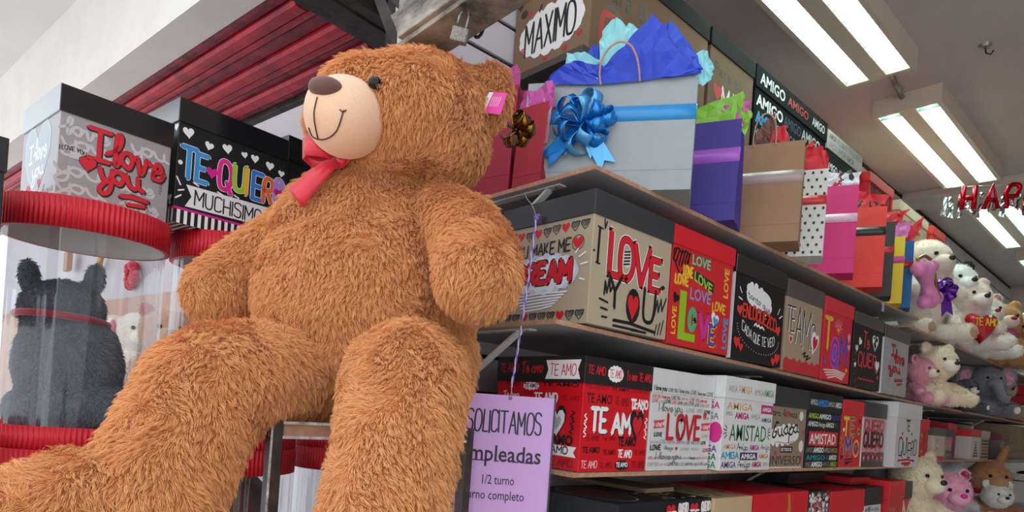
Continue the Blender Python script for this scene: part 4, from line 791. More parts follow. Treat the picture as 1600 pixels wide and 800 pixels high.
def f_temo(p, W, H):
    p.hand('TE', .08 * W, .62 * H, .32 * H, 'e0a81f', .018, w_total=.55 * W, jit=0); p.hand('TE', .08 * W, .62 * H, .32 * H, 'efd03a', .009, w_total=.55 * W, jit=0, cols=['efd03a', '8a3fa0'])
    p.heart(.85 * W, .7 * H, .018, '9fc83a', -.5); p.heart(.86 * W, .7 * H, .010, K, -.5); p.heart(.86 * W, .9 * H, .012, '5a1016')
    p.hand('M', .22 * W, .25 * H, .33 * H, 'f2c832', .024, w_total=.26 * W, jit=0); p.hand('M', .22 * W, .25 * H, .33 * H, '5a3aa8', .016, w_total=.26 * W, jit=0); p.ring(.76 * W, .37 * H, .14 * W, .15 * H, .010, 'f0b83a'); p.ell(.76 * W, .37 * H, .1 * W, .11 * H, '6a3aa0'); p.heart(.76 * W, .4 * H, .012, 'e0402f')
    p.stroke([(.25 * W, .15 * H), (.6 * W, .17 * H)], .005, K); p.poly([(.25 * W, .12 * H), (.65 * W, .13 * H), (.3 * W, .05 * H)], K); p.heart(.08 * W, .2 * H, .012, K); p.heart(.1 * W, .72 * H, .01, WH); p.dashes(.08 * W, .5 * H, .01, .03, 1, 5, 6, .003, 'f2c832')
gift_box('narrow red TE AMO box with yellow, purple and orange letters', (XS, 2.622, Z3 - .003), .208, .28, .262, 'd0242e', 'da2434', .058, f_temo)
def f_quiero_red(p, W, H):
    p.rect(0, 0, W, .3 * H, '4a4547'); p.hand('QUIERO', .06 * W, .74 * H, .2 * H, 'c2444a', .011, w_total=.86 * W); p.hand('QUIERO', .06 * W, .42 * H, .27 * H, 'b03038', .017, w_total=.86 * W, jit=0); p.hand('QUIERO', .06 * W, .42 * H, .27 * H, '2f2628', .010, w_total=.86 * W, jit=0)
    r = random.Random(3)
    for q in range(9): x, y = (.1 + q * .1) * W, (.20 + .13 * (q % 2) + r.uniform(-.03, .03)) * H; p.ell(x, y, .012, .016, 'c83a44', 10); p.heart(x, y, .006, 'f0c0b8')
def box_quiero(): return gift_box('faded pink QUIERO box with red letters and dark lid', (XS, 2.846, Z3 - .003), .258, .28, .268, 'c49c98', '3a393b', .062, f_quiero_red, lambda p, W, H: p.rect(W - .02, 0, W, H, 'e0dcdc'))
box_quiero()
def f_te_quiero_w(p, W, H):
    p.font('TE', .40 * W, .73 * H, .24 * H, K, .01, w_total=.14 * W); p.stroke([(.37 * W, .97 * H), (.57 * W, .97 * H)], .0035, K)
    p.heart(.26 * W, .68 * H, .010, 'd83040', .4); p.heart(.64 * W, .68 * H, .011, 'd83040', -.4); p.heart(.44 * W, .58 * H, .012, 'd83040')
    p.hand('Q', .14 * W, .24 * H, .36 * H, K, .0068, w_total=.16 * W, jit=0); p.hand('U', .33 * W, .26 * H, .26 * H, K, .0062, w_total=.1 * W, jit=0); p.hand('I', .47 * W, .3 * H, .28 * H, K, .0066, jit=0); p.hand('E', .52 * W, .2 * H, .30 * H, K, .0066, w_total=.1 * W, jit=0); p.hand('R', .64 * W, .24 * H, .30 * H, K, .0062, w_total=.1 * W, jit=0); p.hand('O', .77 * W, .25 * H, .32 * H, K, .0066, w_total=.11 * W, jit=0)
    p.stroke([(.15 * W, .14 * H), (.5 * W, .16 * H), (.82 * W, .13 * H)], .009, 'c8202c'); p.stroke([(.3 * W, .08 * H), (.65 * W, .09 * H)], .011, 'c8202c'); p.stroke([(.4 * W, .05 * H), (.6 * W, .055 * H)], .008, 'c8202c')
gift_box('white TE QUIERO box, last of its row, with thin black letters', (XS + .035, 3.13, Z3 - .003), .335, .28, .285, 'cfcccb', 'd6d4d3', .066, f_te_quiero_w)
# --- lower shelf, seen mostly from above: (y0, y1, x front, top z, body, lid, label, designs)
ZB = -.5445
def doodle(cols, n=60, seed=1, ch=None):
    def fn(p, W, H):
        r = random.Random(seed)
        for q in range(n):
            x, y, s = r.uniform(.05, .95) * W, r.uniform(.08, .9) * H, r.uniform(.006, .014); c = r.choice(cols)
            if q % 3 == 0: p.heart(x, y, min(s, H * .2), c, r.uniform(-.6, .6))
            elif q % 3 == 1: p.stroke([(x + s * r.uniform(-1, 1), max(.002, min(H - .002, y + s * r.uniform(-1, 1)))) for _ in range(4)], .0022, c)
            else: p.ring(x, y, s * .6, min(s, H * .2) * .8, .0016, c)
    return fn
def f_hearts_band(p, W, H):
    for i in range(4): p.heart((.12 + i * .25) * W, .62 * H, .022, RD); 
    for i, w in enumerate(('TE', 'QUIERO', 'TE', 'QUIERO')): p.hand(w, (.03 + .25 * i) * W, (.2 + .3 * (i % 2)) * H, .36 * H, WH, .005, w_total=.2 * W)
    p.heart(.9 * W, .3 * H, .012, RD); p.heart(.45 * W, .2 * H, .014, RD)
def top_art(p, W, H):
    p.ell(.5 * W, .5 * H, .38 * W, .38 * H, '3a2022', 24); p.ring(.5 * W, .5 * H, .42 * W, .42 * H, .006, 'a49a94'); p.heart(.5 * W, .55 * H, .08, '7a1a22')
    for q in range(8): p.stroke([(.1 * W + q * .1 * W, .15 * H), (.16 * W + q * .1 * W, .85 * H)], .002, '8a8680')
low = [
 (1.274, 1.465, XS, -.212, '17171a', '1d1f24', 'black box seen from above, nearest on the lower shelf', dict(ltop=top_art, lfront=None), .09),
 (1.470, 1.697, XS, -.213, '1b1a1c', '1b1a1c', 'black box banded with red hearts and TE QUIERO', dict(ltop=doodle([WH, 'a01a24', '8a8680'], 70, 5), lfront=f_hearts_band), .07),
 (1.702, 1.920, XS + .01, -.214, 'a88a66', 'c9ab84', 'plain kraft lidded box between two printed ones, lower shelf', dict(ltop=doodle([K, 'a01a24', '5a5048'], 60, 6)), .07),
 (1.958, 2.352, XS, -.214, 'cc1424', 'd8152a', 'wide red lidded box on the lower shelf', dict(ltop=doodle(['7a1018', 'e8c04a', K], 40, 7), lfront=lambda p, W, H: (p.poly([(.58 * W, 0), (.64 * W, 0), (.66 * W, .5 * H), (.63 * W, .95 * H), (.59 * W, .95 * H), (.61 * W, .5 * H)], 'b88a2c')), front=lambda p, W, H: (p.ring(.25 * W, H * .9, .03, .03, .006, K), p.rect(.55 * W, 0, W, H * .97, 'b8b2aa'))), .10),
 (2.358, 2.540, XS, -.220, 'dcb4b4', '2a2426', 'box with black and red doodled lid, lower shelf', dict(lfront=doodle([WH, 'c83a54', WH], 90, 9), front=lambda p, W, H: p.words(W, H, ['love', 'te amo'], ['c8404c'], .02, seed=3)), .085),
 (2.560, 2.905, XS, -.226, 'd01c2c', 'd81a2c', 'red lidded box left of the white and black one, lower shelf', dict(side=None), .09),
 (2.925, 3.12, XS, -.222, 'cfcfcf', '26262a', 'white box with black lid, lower shelf', dict(front=lambda p, W, H: p.words(W, H, ['TE AMO', 'love'], [K, '555555'], .018, seed=4), side=lambda p, W, H: [p.rect(W - .05, H - .02 - q * .012, W - .01, H - .014 - q * .012, K) for q in range(10)]), .075),
 (3.150, 3.345, XS + .02, -.198, 'c8242e', 'd82430', 'small red box near the shelf end, lower shelf', dict(front=lambda p, W, H: p.words(W, H, ['TE AMO', 'AMO'], [K, 'e87a7a'], .03, seed=6)), .08),
 (3.350, 3.47, XS + .015, -.205, 'c8303a', '3a3638', 'narrow red box with dark lid and pale M, lower shelf', dict(front=lambda p, W, H: p.hand('M', .1 * W, .5 * H, .45 * H, 'e8c8c0', .02, w_total=.8 * W)), .08)]
for y0, y1, xf, zt, bc, lc, lab, kw, lh in low:
    gift_box(lab, (xf, y0, ZB), y1 - y0, .30, zt - ZB, bc, lc, lh, seed=int(y0 * 10), **kw)
# a thin board and a longer dark lid lie on top of them
bq = atZ(1010, 765, -.2); bd = thing('wood_board', 'thin raw wood board lying on the lower boxes', 'board', (bq.x, bq.y, -.2105)); box('board_panel', -.34, .0, 0, -.01, .14, .012, mat('raw_board', '8a6c50', .7, var=.12, scale=10, stretch=(8, 1, 8)), bd, .001); box('end_batten', -.012, .0, .0, -.001, .14, .0125, mat('raw_board_light', 'b08e6a', .7, var=.1), bd, .001)
gift_box('flat dark box behind the other lower boxes', (XS - .16, 2.56, -.2195), .35, .15, .045, '2a2426', '2e282a', .02)
gift_box('wide flat red lid box at the back right of the lower shelf', (XS - .06, 2.93, -.2185), .21, .25, .030, 'a81c26', 'b8202c', .02)
# --- high shelf
def f_maximo(p, W, H):
    p.poly([(.36 * W, .78 * H), (.78 * W, .78 * H), (.80 * W, .98 * H), (.38 * W, .98 * H)], '6a1f22'); p.hand('TE AMO', .4 * W, .80 * H, .14 * H, '31181a', .005, w_total=.34 * W)
    p.heart(.94 * W, .83 * H, .04, 'c8403c'); p.heart(.95 * W, .8 * H, .018, K)
    p.cloud(.5 * W, .42 * H, .42 * W, .25 * H, 'e9e4e0', 15, .32); p.hand('MAXIMO', .16 * W, .24 * H, .34 * H, K, .0075, w_total=.66 * W, jit=.02, slope=.02); p.stroke([(.335 * W, .66 * H), (.36 * W, .72 * H)], .006, K)
    for x, y in ((.2, .68), (.5, .82), (.9, .66), (.12, .3), (.45, .10), (.88, .2), (.2, .05), (.7, .12)): p.stroke([(x * W - .01, y * H + .006), (x * W + .008, y * H + .009), (x * W - .006, y * H), (x * W + .01, y * H + .002), (x * W - .004, y * H - .006)], .003, 'c8303a')
    p.ell(.12 * W, .72 * H, .014, .012, '3a2c26'); p.heart(.06 * W, .82 * H, .012, '3a2c26')
def f_para(p, W, H):
    p.font('Para el', .08 * W, .62 * H, .24 * H, '3a332c', 0, w_total=.34 * W); p.ring(.16 * W, .25 * H, .045, .08, .016, '6a5c50'); p.hand('G', .08 * W, .05 * H, .42 * H, 'c83a34', .018, w_total=.13 * W); p.cloud(.62 * W, .35 * H, .18 * W, .2 * H, 'e8e0d8'); p.font('MEJOR', .36 * W, .22 * H, .25 * H, 'c83a34', .04, w_total=.5 * W)
    p.heart(.55 * W, .6 * H, .02, 'c83a34')
XH = -1.04
gift_box('kraft box reading MÁXIMO in a white cloud, on the high shelf', ((XH) * HK, 1.128 * HK, .85 * HK), .50 * HK, .262 * HK, .285 * HK, '846a54', '2b2928', .05 * HK, f_para, f_maximo)
gift_box('kraft box with red prints between MÁXIMO and AMIGO boxes', ((XH) * HK, 1.645 * HK, .85 * HK), .255 * HK, .26 * HK, .285 * HK, '7c6452', '242323', .05 * HK, lambda p, W, H: (p.font('Para el', .1 * W, .7 * H, .15 * H, '3a332c', 0, w_total=.6 * W), p.cloud(.6 * W, .35 * H, .1, .05, 'd8404a'), p.hand('MAX', .3 * W, .3 * H, .3 * H, WH, .008, w_total=.5 * W), p.heart(.2 * W, .5 * H, .03, 'c83a34')))
def f_amigo_hi(p, W, H):
    L = [('AMIGO', WH, .36, .03), ('AMIGO', '3a4a6a', .25, 0), ('AMIGO', 'bbbbbb', .3, .02)], [('AMIGO', '3a8ed0', .34, .04), ('AMIGO', '777777', .2, 0), ('AMIGO', '8fbf3a', .3, .04)], [('YO', 'aaaaaa', .12, 0), ('AMIGO', WH, .32, .03), ('AMIGO', WH, .34, .04)], [('AMISTAD', '8fbf3a', .9, .03)]
    for i, row in enumerate(L):
        x = .02
        for w, c, wd, b in row: p.font(w, x * W, (.76 - .24 * i) * H, .16 * H, c, b, w_total=wd * W * .95); x += wd
gift_box('long black AMIGO box high above the kraft bag', ((XH) * HK, 1.915 * HK, .85 * HK), .545 * HK, .26 * HK, .29 * HK, '121113', '121113', .07 * HK, f_amigo_hi, None, lambda p, W, H: (p.font('AMIGO', .04 * W, .25 * H, .5 * H, 'dddddd', .02, w_total=.32 * W), p.font('AMIGO', .4 * W, .3 * H, .4 * H, 'a83030', .02, w_total=.3 * W), p.font('AMIGO', .76 * W, .3 * H, .4 * H, 'cccccc', .02, w_total=.2 * W)))
gift_box('grey box of small printed words high behind the dotted bag', ((XH) * HK, 2.475 * HK, .85 * HK), .34 * HK, .26 * HK, .275 * HK, '2b2a2c', 'b9b1aa', .07 * HK, lambda p, W, H: p.words(W, H, ['TE AMO', 'AMIGO'], ['cccccc', 'ffffff'], .035, seed=2), None, lambda p, W, H: p.words(W, H, ['TE QUIERO', 'TE AMO', 'AMOR'], ['6a5c58', '8a7a74'], H * .36, seed=5))
t = thing('gift_box', 'red lidded box with clear window high behind the pink bag', 'box', ((XH + .03) * HK, 2.83 * HK, .85 * HK), PI / 2); rdm = card_mat('cf1f28', .35)
bm = bmesh.new(); bbox(bm, 0, 0, 0, .32, .25, .02); bbox(bm, 0, 0, 0, .022, .02, .2); bbox(bm, .30, 0, 0, .32, .02, .2); bbox(bm, 0, .02, .02, .012, .25, .2); bbox(bm, .308, .02, .02, .32, .25, .2); bbox(bm, 0, .24, 0, .32, .25, .2); from_bm('box_body', bm, rdm, t)
box('lid', -.004, -.004, .2, .324, .254, .245, rdm, t, .002); box('window', .02, .003, .02, .30, .005, .2, CLEAR, t); box('side_window', .001, .02, .03, .003, .22, .19, card_mat('d8d4d4'), t)
gift_box('kraft lidded box high behind the red bag', ((XH + .02) * HK, 3.24 * HK, .85 * HK), .42 * HK, .26 * HK, .215 * HK, 'b79c82', 'cdb89c', .045 * HK, lambda p, W, H: p.words(W, H, ['TE AMO', 'LOVE'], ['8a3a34', 'c86a64'], .03, seed=9))
gift_box('small red box with black marks at the end of the high shelf', ((XH + .04) * HK, 3.68 * HK, .85 * HK), .20 * HK, .2 * HK, .20 * HK, 'd02a2a', 'd83434', .04 * HK, doodle([K, 'f0c0b0'], 25, 3))
# --- third shelf of the far unit: small boxes, near to far
far = [(3.60, .13, .20, 'c8242e', 'd22a34', 'small red box with yellow letters beside the white TE QUIERO box', doodle(['e0a83a', '8a1a20'], 30, 1), XS),
 (3.80, .20, .185, '9a8f88', '5a5654', 'small grey box with dark lid, far shelf', None, XS - .10), (3.83, .20, .165, 'cbb9a4', '5e5a58', 'small cream box with red base and heart, far shelf', lambda p, W, H: (p.rect(0, 0, W, .15 * H, 'c8303a'), p.heart(.35 * W, .5 * H, .022, WH), p.heart(.35 * W, .48 * H, .014, 'd84050'), p.ring(.3 * W, .62 * H, .015, .03, .003, K)), XS),
 (4.05, .12, .165, '8f8478', '444240', 'narrow grey box with printed rows, far shelf', lambda p, W, H: (p.rect(.1 * W, .6 * H, .9 * W, .85 * H, 'd86a6a'), p.words(W, H * .5, ['LOVE'], [K], .02)), XS), (4.20, .17, .20, '8a2a32', 'c02a30', 'dark red small box, far shelf', lambda p, W, H: p.rect(.1 * W, .1 * H, .9 * W, .6 * H, '5a1a30'), XS - .03),
 (4.58, .22, .18, 'c9bfb0', 'cc2a30', 'cream box with a black striped cone and red lid, far shelf', lambda p, W, H: [p.poly([((.5 - .08 * (q + 1) * .55) * W, (.8 - .12 * q) * H), ((.5 + .08 * (q + 1) * .55) * W, (.8 - .12 * q) * H), ((.5 + .08 * (q + 1.4) * .55) * W, (.73 - .12 * q) * H), ((.5 - .08 * (q + 1.4) * .55) * W, (.73 - .12 * q) * H)], K) for q in range(6)], XS),
 (4.82, .2, .178, 'a09080', 'b9aca4', 'box with red and black striped words, far shelf', lambda p, W, H: [p.rect(.08 * W, (.08 + .15 * q) * H, .92 * W, (.16 + .15 * q) * H, (K, 'b02a34')[q in (3, 2)]) for q in range(6)], XS),
 (5.08, .22, .175, '4a2a28', '5a3a34', 'dark brown box, far shelf', None, XS - .05), (5.34, .26, .172, '6a5a58', '7a3434', 'grey box with scribbled front, last printed one on the far shelf', doodle([WH, K], 40, 8), XS)]
for y0, w, h, bc, lc, lab, fn, xf in far: gift_box(lab, (xf, y0, -.1075), w, .20 if xf > XS - .05 else .18, h, bc, lc, h * .25, fn)
# plain kraft cartons stacked beyond
ctn = mat('carton_kraft', 'a58a6e', .8, var=.05)
for i in range(4):
    for j in range(3):
        t = thing('carton', ('plain kraft carton, %s of the stack beyond the far shelf' % (('left column', 'middle column', 'right column')[j] + ', ' + ('bottom', 'second from bottom', 'third from bottom', 'top')[i])), 'carton', (XS - .05, 5.80 + j * .27, -.1075 + i * .062), PI / 2, 'kraft cartons beyond the far shelf')
        box('carton_body', 0, 0, 0, .26, .2, .05, ctn, t, .001); box('carton_lid', -.003, -.003, .045, .263, .203, .0605, ctn, t, .001)
st(box('trim_2', XW + .002, 5.77, -.135, XS - .02, 6.65, -.1085, mt['board']))
# --- small things on the wall shelves behind the hanging sign
shb = thing('wall_shelf', 'short shelf behind the lilac sign with small white boxes', 'shelf', (XW, .84, -.17)); box('shelf_board', 0, 0, 0, .12, .255, .014, mt['board'], shb); box('edge_strip', .12, 0, 0, .1215, .255, .014, mt['edge'], shb)
for (y, z, c, lab) in ((.86, -.155, 'd9d5cf', 'small white box with black script, lower left behind the sign'), (.98, -.155, 'd5cfc9', 'small white box behind the sign, lower right'), (.90, -.045, 'dbd7d0', 'small white box with red mark behind the sign, middle'), (.99, .045, 'd2cdc6', 'small white box behind the sign, topmost')):
    if z > -.05 and z < 0: z = -.049
    gift_box(lab, (XW + .11, y, z if z < 0 else .0575), .105, .1, .105, c, 'e0dcd6', .03, lambda p, W, H: (p.hand('Te', .2 * W, .3 * H, .4 * H, K, .002, font=SCR, w_total=.5 * W), p.heart(.8 * W, .3 * H, .008, RD)))
sh2 = thing('wall_shelf', 'short lower shelf left of the lilac sign with dark packets', 'shelf', (XW, .80, -.39)); box('shelf_board', 0, 0, 0, .14, .29, .014, mt['board'], sh2)
gift_box('black packet with white script behind the stand leg', (XW + .10, .90, -.375), .16, .08, .16, '1c2226', '20262b', .04, lambda p, W, H: (p.hand('Com', .3 * W, .4 * H, .35 * H, WH, .0018, font=dict(SCR, C=GLY['C']), w_total=.5 * W), p.hand('Z', .1 * W, .35 * H, .3 * H, WH, .0018, w_total=.14 * W)))
for i, c in enumerate(('1f4a78', 'b02a40', '8a4a34')):
    b = box('booklet', XW + .10, .955 + i * .022, -.376, XW + .138, .975 + i * .022, -.29, card_mat(c), None, .001); tag(b, ('dark blue', 'crimson', 'brown')[i] + ' booklet standing low behind the metal stand leg', 'booklet')

for n_ in ('846a54', '2b2928', '7c6452', '242323', '121113', '2b2a2c', 'b9b1aa', 'b79c82'):
    m_ = MATS.get('card_' + n_)
    if m_: q_ = m_.node_tree.nodes['Principled BSDF']; q_.inputs['Roughness'].default_value = .85; q_.inputs['Specular IOR Level'].default_value = .15
# ------------------------------------------------------------------ paper bags
def paper(col, **k): return mat('paper_' + col, col, .62, var=.05, scale=12, bump=.25, bscale=14, **k)
def crumple(bm, amp, seed, cuts=2, dirv=None):
    r = random.Random(seed); bmesh.ops.triangulate(bm, faces=bm.faces[:])
    for _ in range(cuts): bmesh.ops.subdivide_edges(bm, edges=bm.edges[:], cuts=1, use_grid_fill=False); bmesh.ops.triangulate(bm, faces=bm.faces[:])
    for v in bm.verts:
        v.co += Vector((r.uniform(-1, 1), r.uniform(-1, 1), r.uniform(-.5, .5))) * amp
def tissue_poly(name, pts, col, parent, seed, amp=.005, world=True):
    bm = bmesh.new(); bm.faces.new([bm.verts.new(p) for p in pts]); crumple(bm, amp, seed)
    me = bpy.data.meshes.new(name); bm.to_mesh(me); bm.free(); me.materials.append(mat('tissue_' + col, col, .45, var=.06, scale=20, sheen=.2)); o = link(name, me, parent, world)
    s = o.modifiers.new('s', 'SOLIDIFY'); s.thickness = .0006; return o
def bag(label, FR, ang, W, H, D, col, band=None, bz=(.6, .72), tissue=(), handle='d8c8b8', dots=False, hcol=True, seed=1, group=None, lean=.0):
    w = Vector((math.cos(math.radians(ang)), math.sin(math.radians(ang)), 0)); FR = Vector(FR); FL = FR - w * W
    t = thing('paper_bag', label, 'bag', FL, math.radians(ang), group); r = random.Random(seed)
    nz = 7; V = []; m = paper(col)
    for i in range(nz):
        f = i / (nz - 1); z = f * H; dep = D * (1 - .55 * f ** 1.3); off = (D - dep) * .35 - lean * z; gi = .028 * min(1, f * 2) ; bow = .004 * math.sin(f * PI)
        V += [Vector((0, off - bow * .0, z)), Vector((W * .5, off - bow, z + r.uniform(-.0008, .0008))), Vector((W, off, z)), Vector((W - gi, off + dep * .5, z)), Vector((W, off + dep, z)), Vector((0, off + dep, z)), Vector((gi, off + dep * .5, z))]
    F = []
    for i in range(nz - 1):
        for k in range(7): F.append((i * 7 + k, i * 7 + (k + 1) % 7, (i + 1) * 7 + (k + 1) % 7, (i + 1) * 7 + k))
    F.append(tuple(reversed(range(7)))) 
    o = link('bag_body', mesh('bag_body', V, F, m), t); s = o.modifiers.new('s', 'SOLIDIFY'); s.thickness = .0007; s.offset = -1
    def front(x, z, e=.0012):
        f = z / H; dep = D * (1 - .55 * f ** 1.3); off = (D - dep) * .35 - lean * z; return Vector((x, off - .004 * math.sin(f * PI) * (1 - abs(x - W / 2) / (W / 2)) - e, z))
    P = [front(x, .17 * H, .0004) for x in np.linspace(0, W, 9)]; ribbon('fold_line', P, Vector((0, 0, .0004)), mat('fold_crease_' + col, col, .7), t, th=.0003)  # thin crease strip in the bag's own paper colour
    if band:
        z0, z1 = bz; P = [front(x, (z0 + z1) / 2 * H, .0018) for x in np.linspace(0, W, 9)]; bo_ = ribbon('ribbon_band', P + [front(W, (z0 + z1) / 2 * H, 0) + Vector((.0012, .002, 0)), front(W, (z0 + z1) / 2 * H, 0) + Vector((-.012, D * .3, 0))], Vector((0, 0, (z1 - z0) / 2 * H)), mat('satin_' + band, band, .3, sheen=.3, coat=.2, bump=.1, bscale=10), t, th=.0007)
    if dots:
        p = Print(2)
        for i in range(9):
            for j in range(12):
                x = (i + .5 * (j % 2) + .3) * W / 8.6; z = (j + .5) * H / 12
                if x < W - .004: p.ell(x, z, .0042, .0052, '201e20', 10)
        o = p.emit('printed_dots', (0, 0, 0), (1, 0, 0), (0, 0, 1), t)
        for v in o.data.vertices:
            q = front(v.co.x, v.co.z, .0009); v.co.y = q.y
    if hcol and handle:
        for yy in (0,):
            P = [front(W * .36, H * .97, .001), front(W * .36, H, .001) + Vector((0, .001, .03)), front(W * .40, H, 0) + Vector((0, .002, .075)), front(W * .5, H, 0) + Vector((0, .003, .095)), front(W * .60, H, 0) + Vector((0, .002, .075)), front(W * .64, H, .001) + Vector((0, .001, .03)), front(W * .64, H * .97, .001)] if handle != 'flop' else []
            if P: tube('handle', path(P, 5), .0024, mat('cord_' + handle, handle, .6, var=.1, scale=200), t, n=6)
    for i, (c, pts) in enumerate(tissue):   # local x fraction, height above the rim
        P3 = []
        for x, z in pts: b = front(x * W, H, 0); P3.append(Vector((x * W, b.y + D * .16 + (.1 * abs(z) if lean == 0 else 0) * -.5, H + z)))
        tissue_poly('tissue_paper', P3, c, t, seed * 10 + i, world=False)
    return t, front
# silver bag at the corner of the shelf
w_ang = 32.1; FRs = Vector((-.890, 1.362, .5575)); Ws, Hs, Ds = .430, .294, .15
sb, sfront = bag('large silver paper bag with blue pull bow and blue tissue', FRs, w_ang, Ws, Hs, Ds, '9ba1a2', '1f8fd0', (.60, .73), handle=None, seed=3)
sw = Vector((math.cos(math.radians(w_ang)), math.sin(math.radians(w_ang)), 0)); sn = Vector((sw.y, -sw.x, 0)); FLs = FRs - sw * Ws
def on_lean(px, py, back=.03, lean=.35, plane=None):
    """where the ray of this spot meets the tissue sheet, which rises out of the bag mouth leaning to the front"""
    r_ = ray(px, py); n = (sn + Vector((0, 0, -lean))).normalized(); p0 = FLs - sn * back + Vector((0, 0, Hs)); return r_ * (p0.dot(n) / r_.dot(n))
for i, (c, b, pts) in enumerate([
    ('8fd6dc', .040, [(883, 132), (883, 100), (887, 83), (915, 82), (950, 100), (945, 132)]),
    ('2f4fc4', .044, [(905, 132), (910, 97), (925, 72), (933, 70), (940, 82), (938, 132)]),
    ('2a47c8', .030, [(851, 131), (863, 115), (880, 103), (897, 95), (925, 100), (943, 103), (945, 132)]),
    ('96dde0', .036, [(938, 120), (936, 65), (952, 35), (964, 28), (985, 45), (1000, 85), (985, 125)]),
    ('96dde0', .046, [(975, 100), (970, 45), (985, 35), (1003, 50), (1010, 100)]),
    ('2b52cf', .042, [(1020, 60), (1038, 42), (1050, 32), (1068, 58), (1085, 80), (1098, 106), (1088, 116), (1030, 122)]),
    ('2444c9', .026, [(938, 132), (941, 107), (975, 70), (1021, 22), (1035, 38), (1060, 80), (1085, 105), (1098, 106), (1095, 114), (1020, 124)]),
    ('8fd6dc', .050, [(1075, 122), (1085, 85), (1100, 76), (1108, 82), (1116, 108), (1110, 124), (1098, 136)])]):
    tissue_poly('tissue_paper', [on_lean(x, y, b * .55) for x, y in pts], c, sb, 40 + i, amp=.0035)
FM = Matrix((sw, -sn, Vector((0, 0, 1)))).transposed().to_4x4(); FM.translation = FLs
hb = [(939, 133), (937, 115), (941, 92), (955, 72), (972, 65), (988, 74), (997, 98), (1000, 128)]
tube('handle', path([on_lean(x, y, -.004, .55) for x, y in hb], 5), .0026, mat('cord_pink', 'c9968c', .6, var=.15, scale=200), sb, n=7, world=True)
# pull bow of glossy loops
foil = mat('metallic_blue_ribbon', '1c86d6', .22, .55, coat=.3, bump=.05, bscale=30); foil2 = mat('metallic_blue_ribbon_light', '5fb4e8', .25, .4, coat=.3)
def loop_geo(base, out, side, L, wd, roll=1):
    """closed teardrop loop: leaves base along out, returns; side is the ribbon width direction"""
    n = out.cross(side).normalized(); P = []
    for k in range(13):
        t = k / 12; a = 2 * PI * t; r_ = math.sin(PI * t); P.append(base + out * (L * (r_ ** .8)) + n * (math.sin(a) * L * .34 * roll))
    return P
def bow(name, label, c, R, frame, nl, L, wd, mA, mB, tails, seed=5, parent=None):
    t = thing(name, label, 'bow', c); r = random.Random(seed)
    for i in range(nl):
        lay = i // 6; a = 2 * PI * (i % 6) / 6 + lay * .5 + r.uniform(-.12, .12) + .2; el = (.12, .55, 1.0)[min(lay, 2)]
        out = (frame[0] * math.cos(a) + frame[1] * math.sin(a)) * math.cos(el) + frame[2] * math.sin(el)
        side = (frame[2] * math.cos(el) - (frame[0] * math.cos(a) + frame[1] * math.sin(a)) * math.sin(el)) * .75 + (frame[1] * math.cos(a) - frame[0] * math.sin(a)) * .66
        ribbon('loop', loop_geo(Vector((0, 0, 0)) + frame[2] * .008, out.normalized(), side.normalized(), L * (1, .85, .7)[min(lay, 2)] * r.uniform(.9, 1.05), wd), side.normalized() * wd / 2, (mA, mB)[i % 3 == 1], t)
    for k, (dx, dy, L2) in enumerate(tails):
        d = (frame[0] * dx + frame[1] * dy).normalized(); s = d.cross(frame[2]).normalized(); Q = []
        V = [Vector() + frame[2] * .006 + s * wd * .3, Vector() + frame[2] * .006 - s * wd * .3, d * L2 * .5 + frame[2] * .016 - s * wd * .62, d * L2 + frame[2] * .010 - s * wd * .68, d * (L2 - wd * .6) + frame[2] * .012, d * L2 + frame[2] * .010 + s * wd * .68, d * L2 * .5 + frame[2] * .016 + s * wd * .62]
        o = link('tail', mesh('tail', V, [(0, 1, 2, 6), (6, 2, 3, 4, 5)], (mA, mB)[k % 2]), t); q = o.modifiers.new('s', 'SOLIDIFY'); q.thickness = .0006
    V, F = lathe_data([(0, -.004), (.01, 0), (.01, .01), (0, .014)], 12); Rm = Matrix((frame[0], frame[1], frame[2])).transposed(); link('centre', mesh('centre', [Rm @ Vector(v) for v in V], F, mA, True), t)
    return t
bc = FM @ (sfront(.160, Hs * .57, .006)); upv_ = Vector((0, 0, 1))
bow('pull_bow', 'metallic blue pull bow with forked tails on the silver bag', bc, .07, (sw, upv_, sn), 12, .080, .031, foil, foil2, [(-.72, -.70, .135), (.50, -.80, .130), (-.62, -.70, .09), (.42, -.8, .09)])
# the other bags along the shelf, near to far
B_ = lambda x, y: (x, y, .5578)
bag('purple paper bag with lilac ribbon and green tissue', B_(-.924, 1.636), 21, .235, .288, .125, '47368c', 'b05fd0', (.575, .71), [
    ('8cc840', [(.35, -.02), (.36, .05), (.75, .068), (.98, .08), (1.02, .035), (1.04, .015), (.95, -.02)]), ('d95cb4', [(.70, .045), (.85, .052), (1.08, .055), (1.04, .03), (.95, -.008), (.88, .005)]), ('8fd0c8', [(.3, -.01), (.31, .07), (.42, .04), (.45, -.01)]), ('9ad04a', [(1.0, -.02), (1.03, .03), (1.10, .02), (1.02, -.05)])], seed=4, handle=None)
bag('brown kraft paper bag with grey-pink ribbon', B_(-.873, 1.922), 21.5, .232, .312, .13, 'a07a5c', 'b29a94', (.585, .70), [
    ('7c4c3c', [(.30, -.02), (.42, .06), (.52, .085), (.60, .10), (.62, -.02)]), ('d82a3a', [(.55, -.02), (.60, .055), (.76, .058), (.78, -.01)]), ('6a4034', [(.38, -.02), (.40, .02), (.6, .04), (.62, -.02)])], seed=6, handle='b89a80')
bag('white paper bag with black dots and red ribbon', B_(-.882, 2.124), 22, .215, .288, .12, 'd9d4cf', 'd01f26', (.585, .69), [
    ('d81f2c', [(.6, -.02), (.62, .04), (.66, .085), (.74, .10), (.80, .08), (.86, .083), (.88, .06), (.98, .055), (1.0, -.02)]), ('e03a44', [(.1, -.02), (.2, .03), (.5, .04), (.6, -.01)])], dots=True, seed=7, handle=None)
